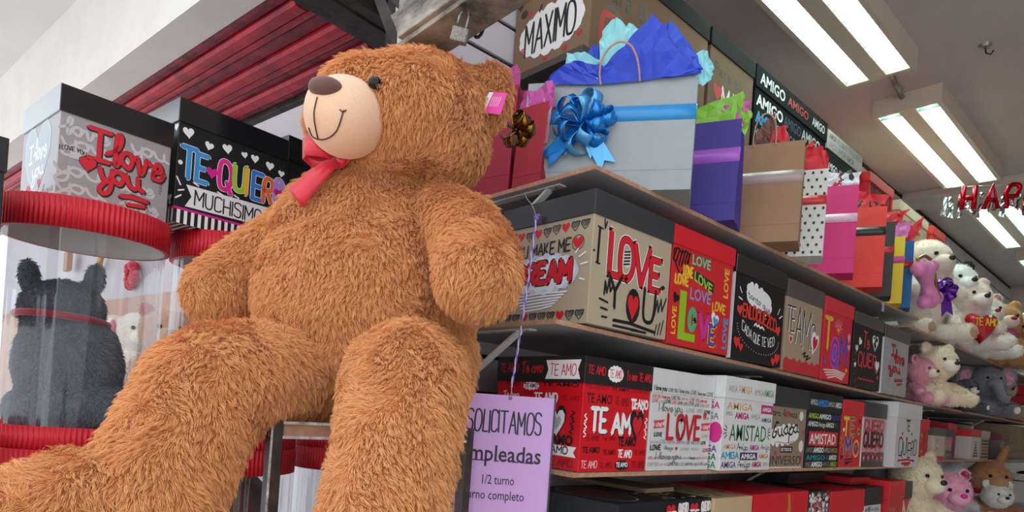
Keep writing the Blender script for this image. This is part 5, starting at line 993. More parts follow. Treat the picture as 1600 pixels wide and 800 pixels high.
bag('bright pink paper bag with pale pink ribbon and white tissue', B_(-.889, 2.404), 20, .225, .318, .125, 'd42a74', 'e6b4c8', (.575, .67), [
    ('e6e4e8', [(.40, -.02), (.42, .045), (.47, .065), (.56, .03), (.70, .022), (.84, .045), (1.0, .05), (1.0, -.02)]), ('d9d7dc', [(.5, -.02), (.55, .03), (.8, .035), (.95, -.02)]), ('c8202c', [(.62, .0), (.66, .06), (.75, .05), (.76, .0)]), ('38343a', [(.7, .0), (.72, .05), (.9, .065), (.92, .0)])], seed=8, handle=None)
bag('tomato red paper bag with black ribbon', B_(-.884, 2.680), 20, .21, .312, .12, 'dc3a33', '1c1a1c', (.64, .745), [
    ('d42030', [(.35, -.02), (.45, .08), (.7, .06), (1.04, .045), (.95, .0), (.9, -.02)]), ('3a3638', [(.45, -.02), (.5, .03), (.7, .03), (.98, .028), (.95, -.01)])], seed=9, handle=None)
bag('black paper bag with red ribbon and red tissue', B_(-.914, 2.880), 20, .20, .308, .115, '3a3634', 'c0242e', (.565, .66), [('d0202e', [(.55, -.02), (.6, .05), (1.0, .045), (1.25, .05), (1.05, .0), (1.0, -.01)])], seed=10, handle=None)
bag('yellow paper bag with pink ribbon and pink tissue', B_(-.926, 3.048), 20, .19, .288, .11, 'e6c22c', 'd04a8c', (.60, .70), [('e07ac0', [(.75, -.02), (.78, .06), (1.12, .07), (1.05, .0)])], seed=11, handle=None)
bag('blue paper bag with red ribbon and spiky red tissue', B_(-.927, 3.168), 18, .19, .298, .11, '1e5c9c', 'cc2030', (.60, .69), [('d81f30', [(.55, -.02), (.65, .06), (.95, .07), (1.15, .11), (1.12, .06), (.95, -.005)])], seed=12, handle=None)
# crimson bags behind the bear's ear
ra_ = atZ(793, 301, .558); rb_ = atZ(836, 290, .558)
bag('crimson paper bag beside the bear ear, left of the gold bow', ra_, 12, .13, .29, .085, '9c1630', None, seed=14, handle=None, tissue=[('b83a80', [(.1, -.02), (.3, .05), (.9, .06), (1, -.02)])])
bag('crimson paper bag with gold bow left of the silver bag', rb_ + Vector((0, .015, 0)), 8, .092, .225, .085, 'a0142a', None, seed=15, handle=None, tissue=[('c4489c', [(-.1, -.02), (-.05, .05), (.45, .045), (.9, .06), (1.05, .04), (1.0, -.02)]), ('e04050', [(.1, -.03), (.1, .02), (.45, .02), (.5, -.03)]), ('e6a0a8', [(.5, -.10), (.5, .0), (.75, .02), (.95, -.01), (.95, -.1)])])
gold = mat('metallic_gold_ribbon', '8a5f1c', .22, .95, coat=.3); gc = atD(806, 205, 1.50)
bow('gift_bow', 'shiny gold ribbon bow on the crimson bag', gc, .03, (RT3 := Vector((RT[0], RT[1], 0)), upv_, Vector((-FW[0], -FW[1], 0))), 7, .042, .026, gold, gold, [], seed=8)
# ------------------------------------------------------------------ hanging sign
so = atD(798, 617, 1.47); sx_ = Vector((RT[0], RT[1], 0)); sx_.normalize()
sg = thing('paper_sign', 'lilac hanging sign reading SOLICITAMOS Empleadas 1/2 turno', 'sign', so); k_ = 1.47 / 1024
lil = mat('lilac_paper', 'd2a4dc', .5, var=.02, scale=5); SG = Matrix((sx_, Vector((-sx_.y, sx_.x, 0)), upv_)).transposed().to_4x4(); SG.translation = so
box('sheet', -69 * k_, .002, -200 * k_, 69 * k_, .003, -1 * k_, lil, sg, 0, True, SG)
box('back_sheet', -78 * k_, .006, -205 * k_, 58 * k_, .007, -30 * k_, lil, sg, 0, True, SG)
box('plastic_sleeve', 69 * k_, .000, -203 * k_, 71.5 * k_, .006, 0, mat('dark_sleeve_edge', '3a3544', .4), sg, 0, True, SG)
p = Print(5); ink = '1c1624'
p.hand('SOLICITAMOS', -65 * k_, -60 * k_, 34 * k_, ink, 2.6 * k_, w_total=116 * k_, jit=.03)
def serif(p, x, y, w): p.rect(x - w, y - .6 * k_, x + w, y + 1.1 * k_, ink)
p.font('Empleadas', -72 * k_, -105 * k_, 25 * k_, ink, .012, w_total=126 * k_)
for q, sxx in enumerate((-72, -56, -49, -42, -36, -17, 14, 31, 38)): serif(p, (sxx + 1.8) * k_, -105 * k_, 3.6 * k_)
p.font('1/2 turno', -35 * k_, -141 * k_, 14.5 * k_, ink, .0, w_total=50 * k_); p.font('Turno completo', -66 * k_, -165 * k_, 14.5 * k_, ink, .0, w_total=98 * k_);
p.emit('lettering', SG @ Vector((0, .0018, 0)), sx_, upv_, sg, world=True)
V, F = tube_data([SG @ Vector((0.003 * math.cos(a), 0, -5 * k_ + .003 * math.sin(a))) for a in np.linspace(0, 2 * PI, 11)[:-1]], .0008, 5, True); link('eyelet', mesh('eyelet', V, F, mat('red_thread', 'a01a30', .6), True), sg, True)
hk1 = atY(822, 308, 1.10); kn = atY(838, 340, 1.095); cl = SG @ Vector((.0, 0, -2 * k_))
cd = thing('hanging_cord', 'lilac and white twisted cord holding up the sign', 'cord', Vector(cl))
wire = mat('bent_steel_wire', 'b8b8b8', .3, .8); tube('wire_hook', path([hk1 + Vector((0, -.004, .012)), hk1, hk1.lerp(kn, .5) + Vector((.006, 0, 0)), kn], 5), .0011, wire, cd, n=5, world=True)
N_ = 90
for s, c in ((0, 'lilac_cord'), (PI, 'white_cord')):
    P = []
    for i in range(N_ + 1):
        t = i / N_; b = kn.lerp(cl + Vector((0, 0, .02)), t) + Vector((.004 * math.sin(t * 3), 0, 0)); a = t * 60 + s; P.append(b + Vector((math.cos(a), 0, 0)) * .0016 + Vector((0, math.sin(a), 0)) * .0016)
    tube('strand', P, .0017, mat(c, '8a70c8' if s == 0 else 'cfc8e4', .7), cd, n=5, world=True)
bm = bmesh.new(); icos(bm, kn, (.007, .006, .008)); icos(bm, kn + Vector((.006, 0, .004)), (.005, .004, .004)); from_bm('knot', bm, mat('lilac_cord'), cd, world=True, smooth=True)
tube('wire_clip', path([cl + Vector((0, 0, .022)), cl + Vector((.002, 0, .010)), cl + Vector((-.001, 0, .0)), cl + Vector((0, -.002, -.006))], 4), .0012, wire, cd, n=5, world=True)
# ------------------------------------------------------------------ left: stacked clear cylinders with boxes on top
TH = math.radians(98); Aw = Vector((-math.sin(math.radians(8)), math.cos(math.radians(8)), 0)); Bw = Vector((-math.cos(math.radians(8)), -math.sin(math.radians(8)), 0))
corr = mat('red_corrugated_card', 'cc1226', .5, var=.06, scale=10)
def cylinder(label, c, z0, z1, r, seam=0):
    t = thing('clear_gift_cylinder', label, 'gift cylinder', (c[0], c[1], z0), seam)
    bh = .052; H = z1 - z0; n = 420
    lathe('base_band', [(0, 0), (r + .004, 0), (r + .004, bh), (r - .004, bh), (0, .012)], corr, t, n, .0016)
    lathe('lid', [(r - .004, H - .072), (r + .006, H - .072), (r + .006, H), (0, H)], corr, t, n, .0018)
    lathe('lid_lining', [(r - .003, H - .071), (r - .003, H - .003), (0, H - .003)], mat('white_board_lining', 'dedbd9', .5), t, 64)
    lathe('clear_wall', [(r - .002, bh - .02), (r - .002, H - .01)], CLEAR, t, 96)
    box('wall_seam', r - .001, -.012, bh - .02, r + .0005, .012, H - .07, CLEAR, t); return t
c1 = atD(137, 350, 1.66); c2 = atD(380, 380, 1.97); c3 = atD(560, 380, 2.28)
ZL = -.170
cylinder('clear cylinder box with red lid holding the grey dog, upper left', c1, ZL, .410, .18, -.5); cylinder('clear cylinder box under the one with the grey dog', c1, ZL - .555, ZL - .001, .182, -.4)
cylinder('clear cylinder box with red lid under the TE QUIERO MUCHISIMO box', c2, ZL, .425, .185, -1.0); cylinder('clear cylinder box behind the metal stand holding a brown toy', c2, ZL - .555, ZL - .001, .185, .3)
cylinder('clear cylinder box under the third black box', c3, ZL, .42, .16, .3); cylinder('lower clear cylinder box hidden behind the bear', c3, ZL - .555, ZL - .001, .16, .3)
# table that carries the cylinders
tb = thing('display_table', 'low display table under the clear cylinder boxes', 'table', (-1.95, .75, -1.4995))
box('table_top', -.30, -.75, ZL - .556 + 1.4745 , .30, .85, ZL - .556 + 1.4995, mt['board'], tb)
for a in (-.27, .24):
    for b in (-.72, .79): box('leg', a, b, 0, a + .03, b + .03, ZL - .556 + 1.4745, mt['steel'], tb)
def f_tqm_big(p, W, H):
    p.rect(0, 0, W, .135 * H, WH)
    for i in range(17): p.rect(i * W / 17, 0, (i + .52) * W / 17, .135 * H, K)
    p.rect(0, .135 * H, W, .16 * H, 'd4248c')
    cols = ['3a94d4', '3a94d4', 'e8248c', '9ac62c', 'f0b02a', '3a78cc', 'ec6a34', 'b48ad0']
    xs = [.03, .16, .355, .49, .605, .67, .775, .885]; ws = [.12, .09, .11, .10, .0, .09, .085, .09]
    for i, ch in enumerate('TEQUIERO'):
        dy = (.0, -.0, .0, .03, .02, .0, .0, .03)[i]
        for c, w in (('f0f0f0', .0155), (cols[i], .0115)): p.hand(ch, (xs[i] + .01) * W, (.47 + dy) * H, (.30, .27, .29, .26, .28, .28, .26, .26)[i] * H, c, w, w_total=max(.001, ws[i] * W), jit=0)
    for i, ch in enumerate('TEQUIERO'):
        dy = (.0, -.0, .0, .03, .02, .0, .0, .03)[i]; p.hand(ch, (xs[i] + .01) * W, (.47 + dy) * H, (.30, .27, .29, .26, .28, .28, .26, .26)[i] * H, cols[i], .0125, w_total=max(.001, ws[i] * W), jit=0)
    p.heart(.30 * W, .60 * H, .017, 'd8208a'); p.ell(.935 * W, .61 * H, .045 * W, .12 * H, 'b48ad0'); p.heart(.935 * W, .61 * H, .017, 'd8208a'); p.ring(.935 * W, .61 * H, .006, .008, .0015, K)
    for x, y, r_ in ((.08, .92, .016), (.26, .86, .013), (.42, .90, .015), (.58, .90, .010), (.68, .90, .013), (.83, .88, .014), (.95, .84, .011)): p.heart(x * W, y * H, r_, WH, random.Random(x).uniform(-.3, .3))
    p.poly([(.09 * W, .40 * H), (.93 * W, .42 * H), (.87 * W, .31 * H), (.93 * W, .20 * H), (.09 * W, .18 * H), (.14 * W, .29 * H)], 'ece8e6')
    p.hand('MUCHISIMO!!', .17 * W, .215 * H, .15 * H, K, .0042, w_total=.68 * W, jit=.02)
    for a, b, c_, d in ((.0, .45, .05, .38), (.02, .32, .08, .34), (.0, .24, .06, .28), (.95, .35, 1, .42), (.94, .27, 1, .24), (.35, .42, .42, .40), (.5, .44, .56, .42), (.14, .44, .2, .42)): p.stroke([(a * W + .003, b * H), (c_ * W - .002, d * H)], .004, WH)
    p.ell(.03 * W, .6 * H, .006, .006, WH)
def s_tqm_big(p, W, H):
    p.rect(0, 0, W, .135 * H, WH)
    for i in range(14): p.rect(i * W / 14, 0, (i + .52) * W / 14, .135 * H, K)
    p.rect(0, .135 * H, W, .16 * H, 'd4248c'); r = random.Random(2)
    for q in range(16): (p.heart if q % 2 else lambda x, y, s, c: p.ell(x, y, s * .4, s * .4, c))(r.uniform(.05, .96) * W, (.2 + .05 * q) * H, .012, WH)
def f_ily_big(p, W, H):
    r = random.Random(8); g = 'b9b1b0'
    for i, (x, y) in enumerate(((.0, .76), (.02, .60), (.45, .62), (-.02, .28), (.5, .28), (.0, .08), (.55, .05), (.62, .78))):
        p.hand(('love', 'you')[i % 2], x * W, y * H, .20 * H, 'c6bfbe', .0068, font=SCR, w_total=.42 * W if x < .5 else .36 * W, jit=.0)
    for q in range(3): p.stroke([(.1 * W, (.56 - q * .03) * H), (.3 * W, (.58 - q * .03) * H)], .006, 'c6bfbe')
    SI = {'I': _parse('0c 8c|4c 44|04 84')}
    for c, w, dx in ((K, .0145, .0018), ('d11a2c', .0102, 0)):
        p.hand('I', .24 * W + dx, .56 * H - dx, .36 * H, c, w, font=SI, w_total=.19 * W, jit=0); p.hand('love', .40 * W + dx, .56 * H - dx, .40 * H, c, w, font=SCR, w_total=.54 * W, jit=0, slope=-.05); p.hand('you', .35 * W + dx, .32 * H - dx, .32 * H, c, w, font=SCR, w_total=.40 * W, jit=0)
        p.stroke([(.55 * W + dx, .20 * H - dx), (.66 * W, .22 * H), (.80 * W + dx, .21 * H - dx)], w, c); p.stroke([(.62 * W + dx, .12 * H - dx), (.78 * W + dx, .14 * H - dx)], w * .9, c)
    p.heart(.255 * W, .47 * H, .022, K); p.heart(.25 * W, .475 * H, .019, 'd11a2c')
    p.hand('I LOVE YOU', .01 * W, .55 * H, .05 * H, K, .0016, w_total=.22 * W, arch=.5); p.font('I LOVE YOU', .93 * W, .36 * H, .035 * H, K, 0, w_total=.3 * H, rot=PI / 2 - .1)
def s_ily_big(p, W, H):
    p.heart(.45 * W, .58 * H, .105, 'c6cbce', 0, 1.1); p.heart(.45 * W, .58 * H, .098, 'b4bcc2', 0, 1.1); p.hand('I', .22 * W, .55 * H, .22 * H, 'eef2f6', .006, font={'I': _parse('0c 8c|4c 44|04 84')}, w_total=.1 * W); p.hand('love', .36 * W, .55 * H, .28 * H, 'eef2f6', .006, font=SCR, w_total=.34 * W); p.hand('you', .34 * W, .34 * H, .22 * H, 'eef2f6', .006, font=SCR, w_total=.32 * W)
    p.heart(.25 * W, .22 * H, .016, 'c8203a'); p.heart(.55 * W, .25 * H, .014, 'c8203a'); p.hand('love', .62 * W, .08 * H, .12 * H, 'b9b7b8', .004, font=SCR, w_total=.3 * W)
gl = card_mat('17171a', .12, 0, 1)
silv = mat('silver_foil_card', 'a7a1a1', .35, .25, var=.04, scale=10)
C1 = atD(98, 130, 1.5); h1 = C1.z - .411
gift_box('silver grey I love you box with black lid on the cylinder, far left', (C1.x, C1.y, .411), .245, .275, h1, 'a7a1a1', '17171a', .062, f_ily_big, s_ily_big, rz=TH, bm_=silv, lm_=gl)
C2 = atD(283, 152, 1.72); h2 = C2.z - .426
gift_box('black TE QUIERO MUCHISIMO box with striped base', (C2.x, C2.y, .426), .315, .28, h2, '19181a', '17171a', .062, f_tqm_big, s_tqm_big, rz=TH, lm_=gl, bottom=lambda p, W, H: [p.rect(i * W / 17, 0, (i + .5) * W / 17, H, WH) for i in range(17)])
C3 = atD(452, 211, 2.0); h3 = C3.z - .421
gift_box('black box with red heart outline beside the bear cheek', (C3.x, C3.y, .421), .25, .24, h3, '19181a', '17171a', .075, lambda p, W, H: (p.ring(.28 * W, .85 * H, .02, .024, .006, 'd8303a'), p.rect(.05 * W, .32 * H, W, .58 * H, WH), p.hand('I', .14 * W, .36 * H, .16 * H, K, .005), p.rect(.5 * W, .62 * H, .9 * W, .9 * H, '9ac02c')), lambda p, W, H: (p.dashes(.9 * W, .6 * H, .01, .035, 1.5, 4.5, 6, .004, 'b03ac0'), p.heart(.85 * W, .25 * H, .01, 'd8208a')), rz=TH, lm_=gl)
C0 = atD(11, 216, 1.32)
cylinder('clear cylinder box at the left edge of the picture', (C0 - Aw * .16 + Bw * .15), ZL, .20, .15, 0); cylinder('lower clear cylinder box at the left edge of the picture', (C0 - Aw * .16 + Bw * .15), ZL - .555, ZL - .001, .15, 0)
tb2 = thing('display_table', 'low table under the leftmost clear cylinders', 'table', (C0 - Aw * .16 + Bw * .15) * Vector((1, 1, 0)) if False else Vector(((C0 - Aw * .16 + Bw * .15).x, (C0 - Aw * .16 + Bw * .15).y, -1.4995)))
box('table_top', -.17, -.17, ZL - .556 + 1.4745, .17, .17, ZL - .556 + 1.4995, mt['board'], tb2)
for a in (-.15, .12):
    for b in (-.15, .12): box('leg', a, b, 0, a + .03, b + .03, ZL - .556 + 1.4745, mt['steel'], tb2)
P0b = C0 - Aw * .26
gift_box('tall black box cut off by the left edge of the picture', (P0b.x, P0b.y, .201), .26, .26, C0.z - .201, '1b1a1c', '1d1c1e', .07, None, None, lambda p, W, H: (p.hand('MO', .66 * W, .35 * H, .35 * H, WH, .004, w_total=.28 * W)), rz=TH)
# ------------------------------------------------------------------ soft toys
def plush_mat(col, var=.05): return mat('plush_' + col, col, .92, var=var, scale=40, bump=.5, bscale=220, sheen=.35)
eye_m = mat('glossy_black_eye', '17110f', .08, coat=1)
def local_mesh(name, prims, m, parent, voxel=.008, sm=3, furn=0, furm=None, flen=.012, fw_=.0006):
    bm = bmesh.new()
    for q in prims:
        if q[0] == 'e': icos(bm, q[1], q[2], q[3] if len(q) > 3 else None, 2)
        else: caps(bm, q[1], q[2], 4)
    me = remesh(bm, voxel, sm); me.materials.append(m); o = link(name, me, parent)
    if furn: fur('fur', me, parent, furm, furn, flen, fw_, clump=.008, lie=.55, seed=len(name) + furn % 7, pts_n=3)
    return o
def ball(name, c, r, m, parent, R=None):
    bm = bmesh.new(); icos(bm, c, r, R, 2); return from_bm(name, bm, m, parent, smooth=True)
# grey dog seen from behind, inside the first cylinder
dg0 = atD(90, 655, 1.66); dg0 = Vector((c1.x, c1.y, ZL + .0125))
dog = thing('plush_dog', 'grey plush dog with red collar sitting inside the clear cylinder', 'plush toy', dg0)
L_ = lambda px, py, D: atD(px, py, D) - dg0
SC = 1.66 / 1024
gm = plush_mat('6f767d'); gf = fur_mat('grey_plush_fur', '5f676f', '8f979f')
bm = bmesh.new()
icos(bm, L_(108, 572, 1.66), (78 * SC, .11, 92 * SC), CR); icos(bm, L_(112, 640, 1.66), (96 * SC, .13, 50 * SC), CR); icos(bm, L_(98, 484, 1.66), (60 * SC, .09, 46 * SC), CR); icos(bm, L_(98, 515, 1.66), (58 * SC, .085, 40 * SC), CR)
icos(bm, L_(46, 432, 1.64), (14 * SC, .02, 30 * SC), CR @ Matrix.Rotation(-.15, 3, 'Y')); icos(bm, L_(148, 438, 1.68), (14 * SC, .02, 28 * SC), CR @ Matrix.Rotation(.2, 3, 'Y')); icos(bm, L_(180, 660, 1.6), .03)
me = remesh(bm, .007, 4); me.materials.append(gm); link('plush_body', me, dog); fur('fur', me, dog, gf, 60000, .009, .0005, clump=.006, lie=.6, seed=21, pts_n=3)
cl_ = []
for k in range(28):
    a = 2 * PI * k / 28; cl_.append(L_(98, 500, 1.66) + Vector((math.cos(a) * .098, math.sin(a) * .098, .006 * math.cos(a + .8))))
V, F = tube_data(cl_, .009, 8, True); link('collar', mesh('collar', V, F, mat('red_velvet', 'a3182c', .7, sheen=.5), True), dog)
# brown toy in the lower second cylinder
b0 = Vector((c2.x, c2.y, ZL - .555 + .0125)); bt = thing('plush_bear', 'dark brown plush toy inside the lower cylinder behind the stand', 'plush toy', b0); bt.scale = (1.15, 1.15, 1.1)
local_mesh('plush_body', [('e', (0, 0, .14), (.142, .14, .14)), ('e', (0, 0, .32), (.135, .12, .12)), ('e', (-.08, -.02, .42), (.03, .02, .035)), ('e', (.08, .02, .42), (.03, .02, .035)), ('c', [(.08, -.08, .1), (.12, -.12, .03)], [.045, .045])], plush_mat('5c3a2c'), bt, .012)
ball('red_heart', (.06, -.11, .30), (.03, .02, .03), mat('red_velvet'), bt)
# ---- generic seated toy, front = -y
def toy(name, label, base, rz, s, col, ear='round', muzzle=None, inner=None, ears_col=None, nose='2a1a18', arms=True, legs=True, furn=6000, group=None, pads=None, head=(0, 0, 0), body=1.0, outfit=None, tilt=0):
    t = thing(name, label, 'plush toy', base, rz); m = plush_mat(col); hz = s * (1.9 + .9 * body) ; bz = s * .95 * body
    cr = lin(col); fm_ = MATS.get('fur_' + col) or fur_mat('fur_' + col, col, col); MATS['fur_' + col] = fm_
    hc = Vector((head[0], -s * .1 + head[1], hz * .86 + head[2])); P = [('e', (0, 0, bz), (s * .95, s * .85, s * 1.02 * body)), ('e', hc, (s, s * .92, s * .9))]
    if legs: P += [('c', [(x * .6, -.5 * s, s * .36), (x * 1.0, -1.25 * s, s * .38)], [s * .38, s * .36]) for x in (-s, s)]
    if arms: P += [('c', [(x * .75, -.2 * s, s * 1.35 * body), (x * 1.05, -.75 * s, s * .95 * body)], [s * .3, s * .32]) for x in (-s, s)]
    e = dict(round=[('e', hc + Vector((x * .72, .05 * s, .78 * s)), (s * .33, s * .14, s * .33)) for x in (-s, s)], none=[], flop=[('e', hc + Vector((x * 1.0, -.05 * s, .02 * s)), (s * .22, s * .32, s * .62)) for x in (-s, s)], long=[('c', [hc + Vector((x * .4, 0, .7 * s)), hc + Vector((x * .7, .05 * s, 1.5 * s))], [s * .22, s * .18]) for x in (-s, s)], big=[('e', hc + Vector((x * 1.15, .1 * s, .25 * s)), (s * .62, s * .12, s * .7)) for x in (-s, s)])[ear]
    if ears_col is None: P += e
    else: [local_mesh('ear', [e1], plush_mat(ears_col), t, s * .06, 3, furn // 4, MATS.setdefault('fur_' + ears_col, fur_mat('fur_' + ears_col, ears_col, ears_col)), .009) for e1 in e]
    local_mesh('plush_body', P, m, t, s * .075, 4, furn, fm_, .010, .0008)
    if inner: [ball('ear_inner', q[1] + Vector((0, -q[2][1] * .55, 0)), (q[2][0] * .7, q[2][1] * .62, q[2][2] * .7), plush_mat(inner), t) for q in e if q[0] == 'e']
    mz_ = hc + Vector((0, -s * .82, -s * .18)); ball('muzzle', mz_, (s * .46, s * .40, s * .34), plush_mat(muzzle or col), t)
    if nose: ball('nose', mz_ + Vector((0, -s * .38, s * .14)), (s * .15, s * .09, s * .11), mat('nose_' + nose, nose, .4), t)
    for x in (-1, 1): ball('eye', hc + Vector((x * s * .36, -s * .80, s * .16)), s * .085, eye_m, t)
    if pads:
        for x in (-s, s): ball('foot_pad', (x * 1.0, -1.56 * s, s * .38), (s * .2, s * .05, s * .22), plush_mat(pads), t)
    if outfit:
        kind, oc = outfit; mm = mat('outfit_' + oc, oc, .35, .3 if kind == 'sequin' else 0, var=.3, scale=120, bump=.6, bscale=160)
        if kind in ('sequin', 'scarf'):
            V, F = lathe_data([(s * .62, -s * .16), (s * .86, -s * .05), (s * .82, s * .12), (s * .55, s * .16)], 24); o = link('scarf', mesh('scarf', V, F, mm, True), t); o.location = (0, -s * .05, hz * .60)
        if kind == 'heart':
            p_ = Print(1); n_ = 24; bm = bmesh.new(); r_ = s * .85
            for side in (0, 1):
                pass
            pts = []
            for i in range(n_):
                a = 2 * PI * i / n_; pts.append((r_ * .95 * math.sin(a) ** 3, r_ * (.81 * math.cos(a) - .31 * math.cos(2 * a) - .12 * math.cos(3 * a))))
            V = [(x, -1.02 * s, z + bz) for x, z in pts] + [(x * .6, -1.30 * s, z * .6 + bz) for x, z in pts] + [(0, -1.36 * s, bz), (0, -.9 * s, bz)]
            F = [(i, (i + 1) % n_, n_ + (i + 1) % n_, n_ + i) for i in range(n_)] + [(n_ + i, n_ + (i + 1) % n_, 2 * n_) for i in range(n_)] + [((i + 1) % n_, i, 2 * n_ + 1) for i in range(n_)]
            hh = link('heart_pillow', mesh('heart_pillow', V, F, mm, True), t); p_.hand('Te Amo', -s * .55, bz - s * .0, s * .32, 'e8c23a', s * .055, w_total=s * 1.1); o = p_.emit('lettering', (0, -1.37 * s, 0), (1, 0, 0), (0, 0, 1), hh)
    return t
def on_shelf(px, py, X, zb): P = atX(px, py, X); return P
FC = lambda a: math.radians(a)      # turn: 0 faces the camera side (-y), 90 faces out of the shelf
z5, z6, z7, z8 = .506, .169, -.107, -.499
def at_shelf(px, X, z):             # a spot on a shelf top: the point of that depth plane under pixel column px
    P = atX(px, 560, X); return Vector((X, P.y, z))
T = toy
T('plush_dog', 'big cream plush dog beside the blue bag on the plush shelf', at_shelf(1432, -1.10, z5), FC(62), .132, 'ead6c8', 'flop', muzzle='e6cfc0', furn=16000, pads='b98f6a', nose='3a2a28', body=2.0)
T('plush_dog', 'white plush dog with black ears behind the cream dog', at_shelf(1478, -1.08, z5), FC(55), .125, 'ece8e2', 'round', ears_col='23201f', furn=12000, body=1.95)
T('plush_bear', 'white plush bear holding a red Te Amo heart', at_shelf(1504, -1.00, z5), FC(50), .118, 'efdcd0', 'round', inner='e8b8a8', muzzle='f0dcd0', furn=12000, outfit=('heart', 'c41a26'), body=1.15)
T('plush_bear', 'white plush bear with red sequin scarf and red nose', at_shelf(1527, -1.02, z5), FC(45), .118, 'efe6da', 'round', inner='d87a8a', nose='b01a2a', furn=8000, outfit=('sequin', 'b01a2c'), body=1.0)
T('plush_bear', 'tan plush bear in a pink sequin scarf', at_shelf(1556, -1.0, z5), FC(40), .125, 'c8925c', 'round', muzzle='ecd2bc', nose='a02a30', furn=8000, outfit=('sequin', 'e06a9a'), body=.9)
T('plush_bear', 'cream fluffy plush bear further along the plush shelf', at_shelf(1578, -1.02, z5), FC(40), .13, 'e6d2bc', 'round', furn=6000, body=.9)
T('plush_bear', 'far white plush toy at the right edge of the picture', at_shelf(1590, -.96, z5), FC(40), .13, 'efe9e2', 'round', inner='e88aa0', furn=5000, outfit=('scarf', 'd8405a'), body=.6)
T('plush_bear', 'caramel plush bear at the right edge, in front of the cream one', at_shelf(1597, -.90, z5), FC(30), .13, 'c48a54', 'round', furn=5000, body=.3, legs=True)
# small decorations on the plush shelf: pink bone cushion, purple bow
bn = thing('bone_cushion', 'pink and gold bone shaped cushion at the cream dog', 'cushion', atX(1448, 500, -.90))
b_ = lambda px, py: atX(px, py, -.90) - bn.location
pk = mat('pink_satin', 'df7fb2', .35, sheen=.3); gd = mat('gold_foil_card', 'b88a40', .3, .7)
bm = bmesh.new(); caps(bm, [b_(1444, 422), b_(1449, 445), b_(1452, 468)], [.045, .026, .045]); icos(bm, b_(1436, 420), .036); icos(bm, b_(1455, 416), .034); icos(bm, b_(1445, 472), .034); icos(bm, b_(1462, 466), .034)
me = remesh(bm, .008, 4); me.materials.append(pk); link('cushion_body', me, bn)
tube('gold_trim', path([b_(1455, 408) , b_(1450, 425) + Vector((.03, -.03, 0)), b_(1456, 448) + Vector((.02, -.02, 0)), b_(1464, 470) + Vector((.02, -.03, 0))], 4), .008, gd, bn, n=6); tube('gold_trim', path([b_(1434, 405), b_(1445, 400), b_(1458, 408)], 4), .008, gd, bn, n=6)
pv = atX(1472, 455, -.90); pb = bow('gift_bow', 'shiny purple bow on the Te Amo bear', pv, .05, (RT3, upv_, Vector((-FW[0], -FW[1], 0))), 9, .06, .04, mat('metallic_purple_ribbon', '6a2a9a', .3, .4), mat('metallic_purple_light', '8a4ac0', .3, .4), [(.2, -.9, .12)], seed=3)
# middle plush shelf
T('plush_bear', 'pink and cream plush toy beside the silver box', at_shelf(1437, -1.03, z6), FC(75), .072, 'e59fb0', 'round', inner='b83a6a', muzzle='efd8c4', furn=5000, body=.85)
T('plush_bear', 'small fluffy cream plush toy on the middle plush shelf', at_shelf(1462, -.99, z6), FC(60), .098, 'efdcc0', 'round', furn=8000, body=.7, muzzle='efe0cc')
T('plush_elephant', 'grey plush elephant with pink ears', at_shelf(1543, -1.02, z6), FC(38), .105, '85838a', 'big', inner='e49ab0', ears_col='8a888e', muzzle='85838a', nose=None, furn=5000, body=.62, pads='efe0d0')
el = [o for o in scene.objects if o.name.startswith('plush_elephant')][0]; s = .105
tube('trunk', path([(0, -.09, .20), (.0, -.15, .16), (.01, -.18, .11), (.04, -.20, .10)], 5), [.034 - .0009 * i for i in range(16)], plush_mat('85838a'), el)
T('plush_dog', 'dark grey plush dog with white paws lying in front of the elephant', at_shelf(1512, -.97, z6), FC(60), .06, '55575e', 'flop', furn=4000, body=.55, pads='f0e2d2', muzzle='e9dccb')
T('plush_bear', 'grey plush toy with pink ear at the end of the middle plush shelf', at_shelf(1566, -1.0, z6), FC(45), .09, 'a89890', 'round', inner='e06a90', furn=3000, body=.7)
# lowest plush shelf
T('plush_bear', 'fluffy cream plush bear below the white TE QUIERO box', at_shelf(1440, -1.0, z8), FC(65), .125, 'ead9bb', 'round', furn=14000, body=1.0, muzzle='ecd9bd')
T('plush_pig', 'pink plush toy with magenta snout and red sequin ear', at_shelf(1492, -.93, z8), FC(45), .115, 'eba3bd', 'round', inner='8a1a3a', muzzle='eba3bd', nose='d0288c', furn=5000, body=.5)
T('plush_dog', 'pale grey and white plush dog behind the pink one', at_shelf(1492, -1.12, z8), FC(60), .115, 'c3c3c6', 'round', muzzle='f0ebe4', furn=5000, body=.9)
T('plush_deer', 'tan plush deer with antlers and red scarf', at_shelf(1556, -1.0, z8), FC(40), .13, 'b67c50', 'long', muzzle='c08a60', nose=None, furn=5000, body=.55, outfit=('scarf', 'c0202c'))
T('plush_dog', 'white plush toy at the lower right below the deer', at_shelf(1572, -.93, z8), FC(40), .09, 'e9e4dc', 'round', furn=4000, body=.3)
T('plush_dog', 'grey and white plush husky lying behind the lower boxes', Vector((-1.19, 3.70, z8)), FC(70), .12, '8d8f94', 'round', muzzle='e8e6e2', furn=4000, body=.85)
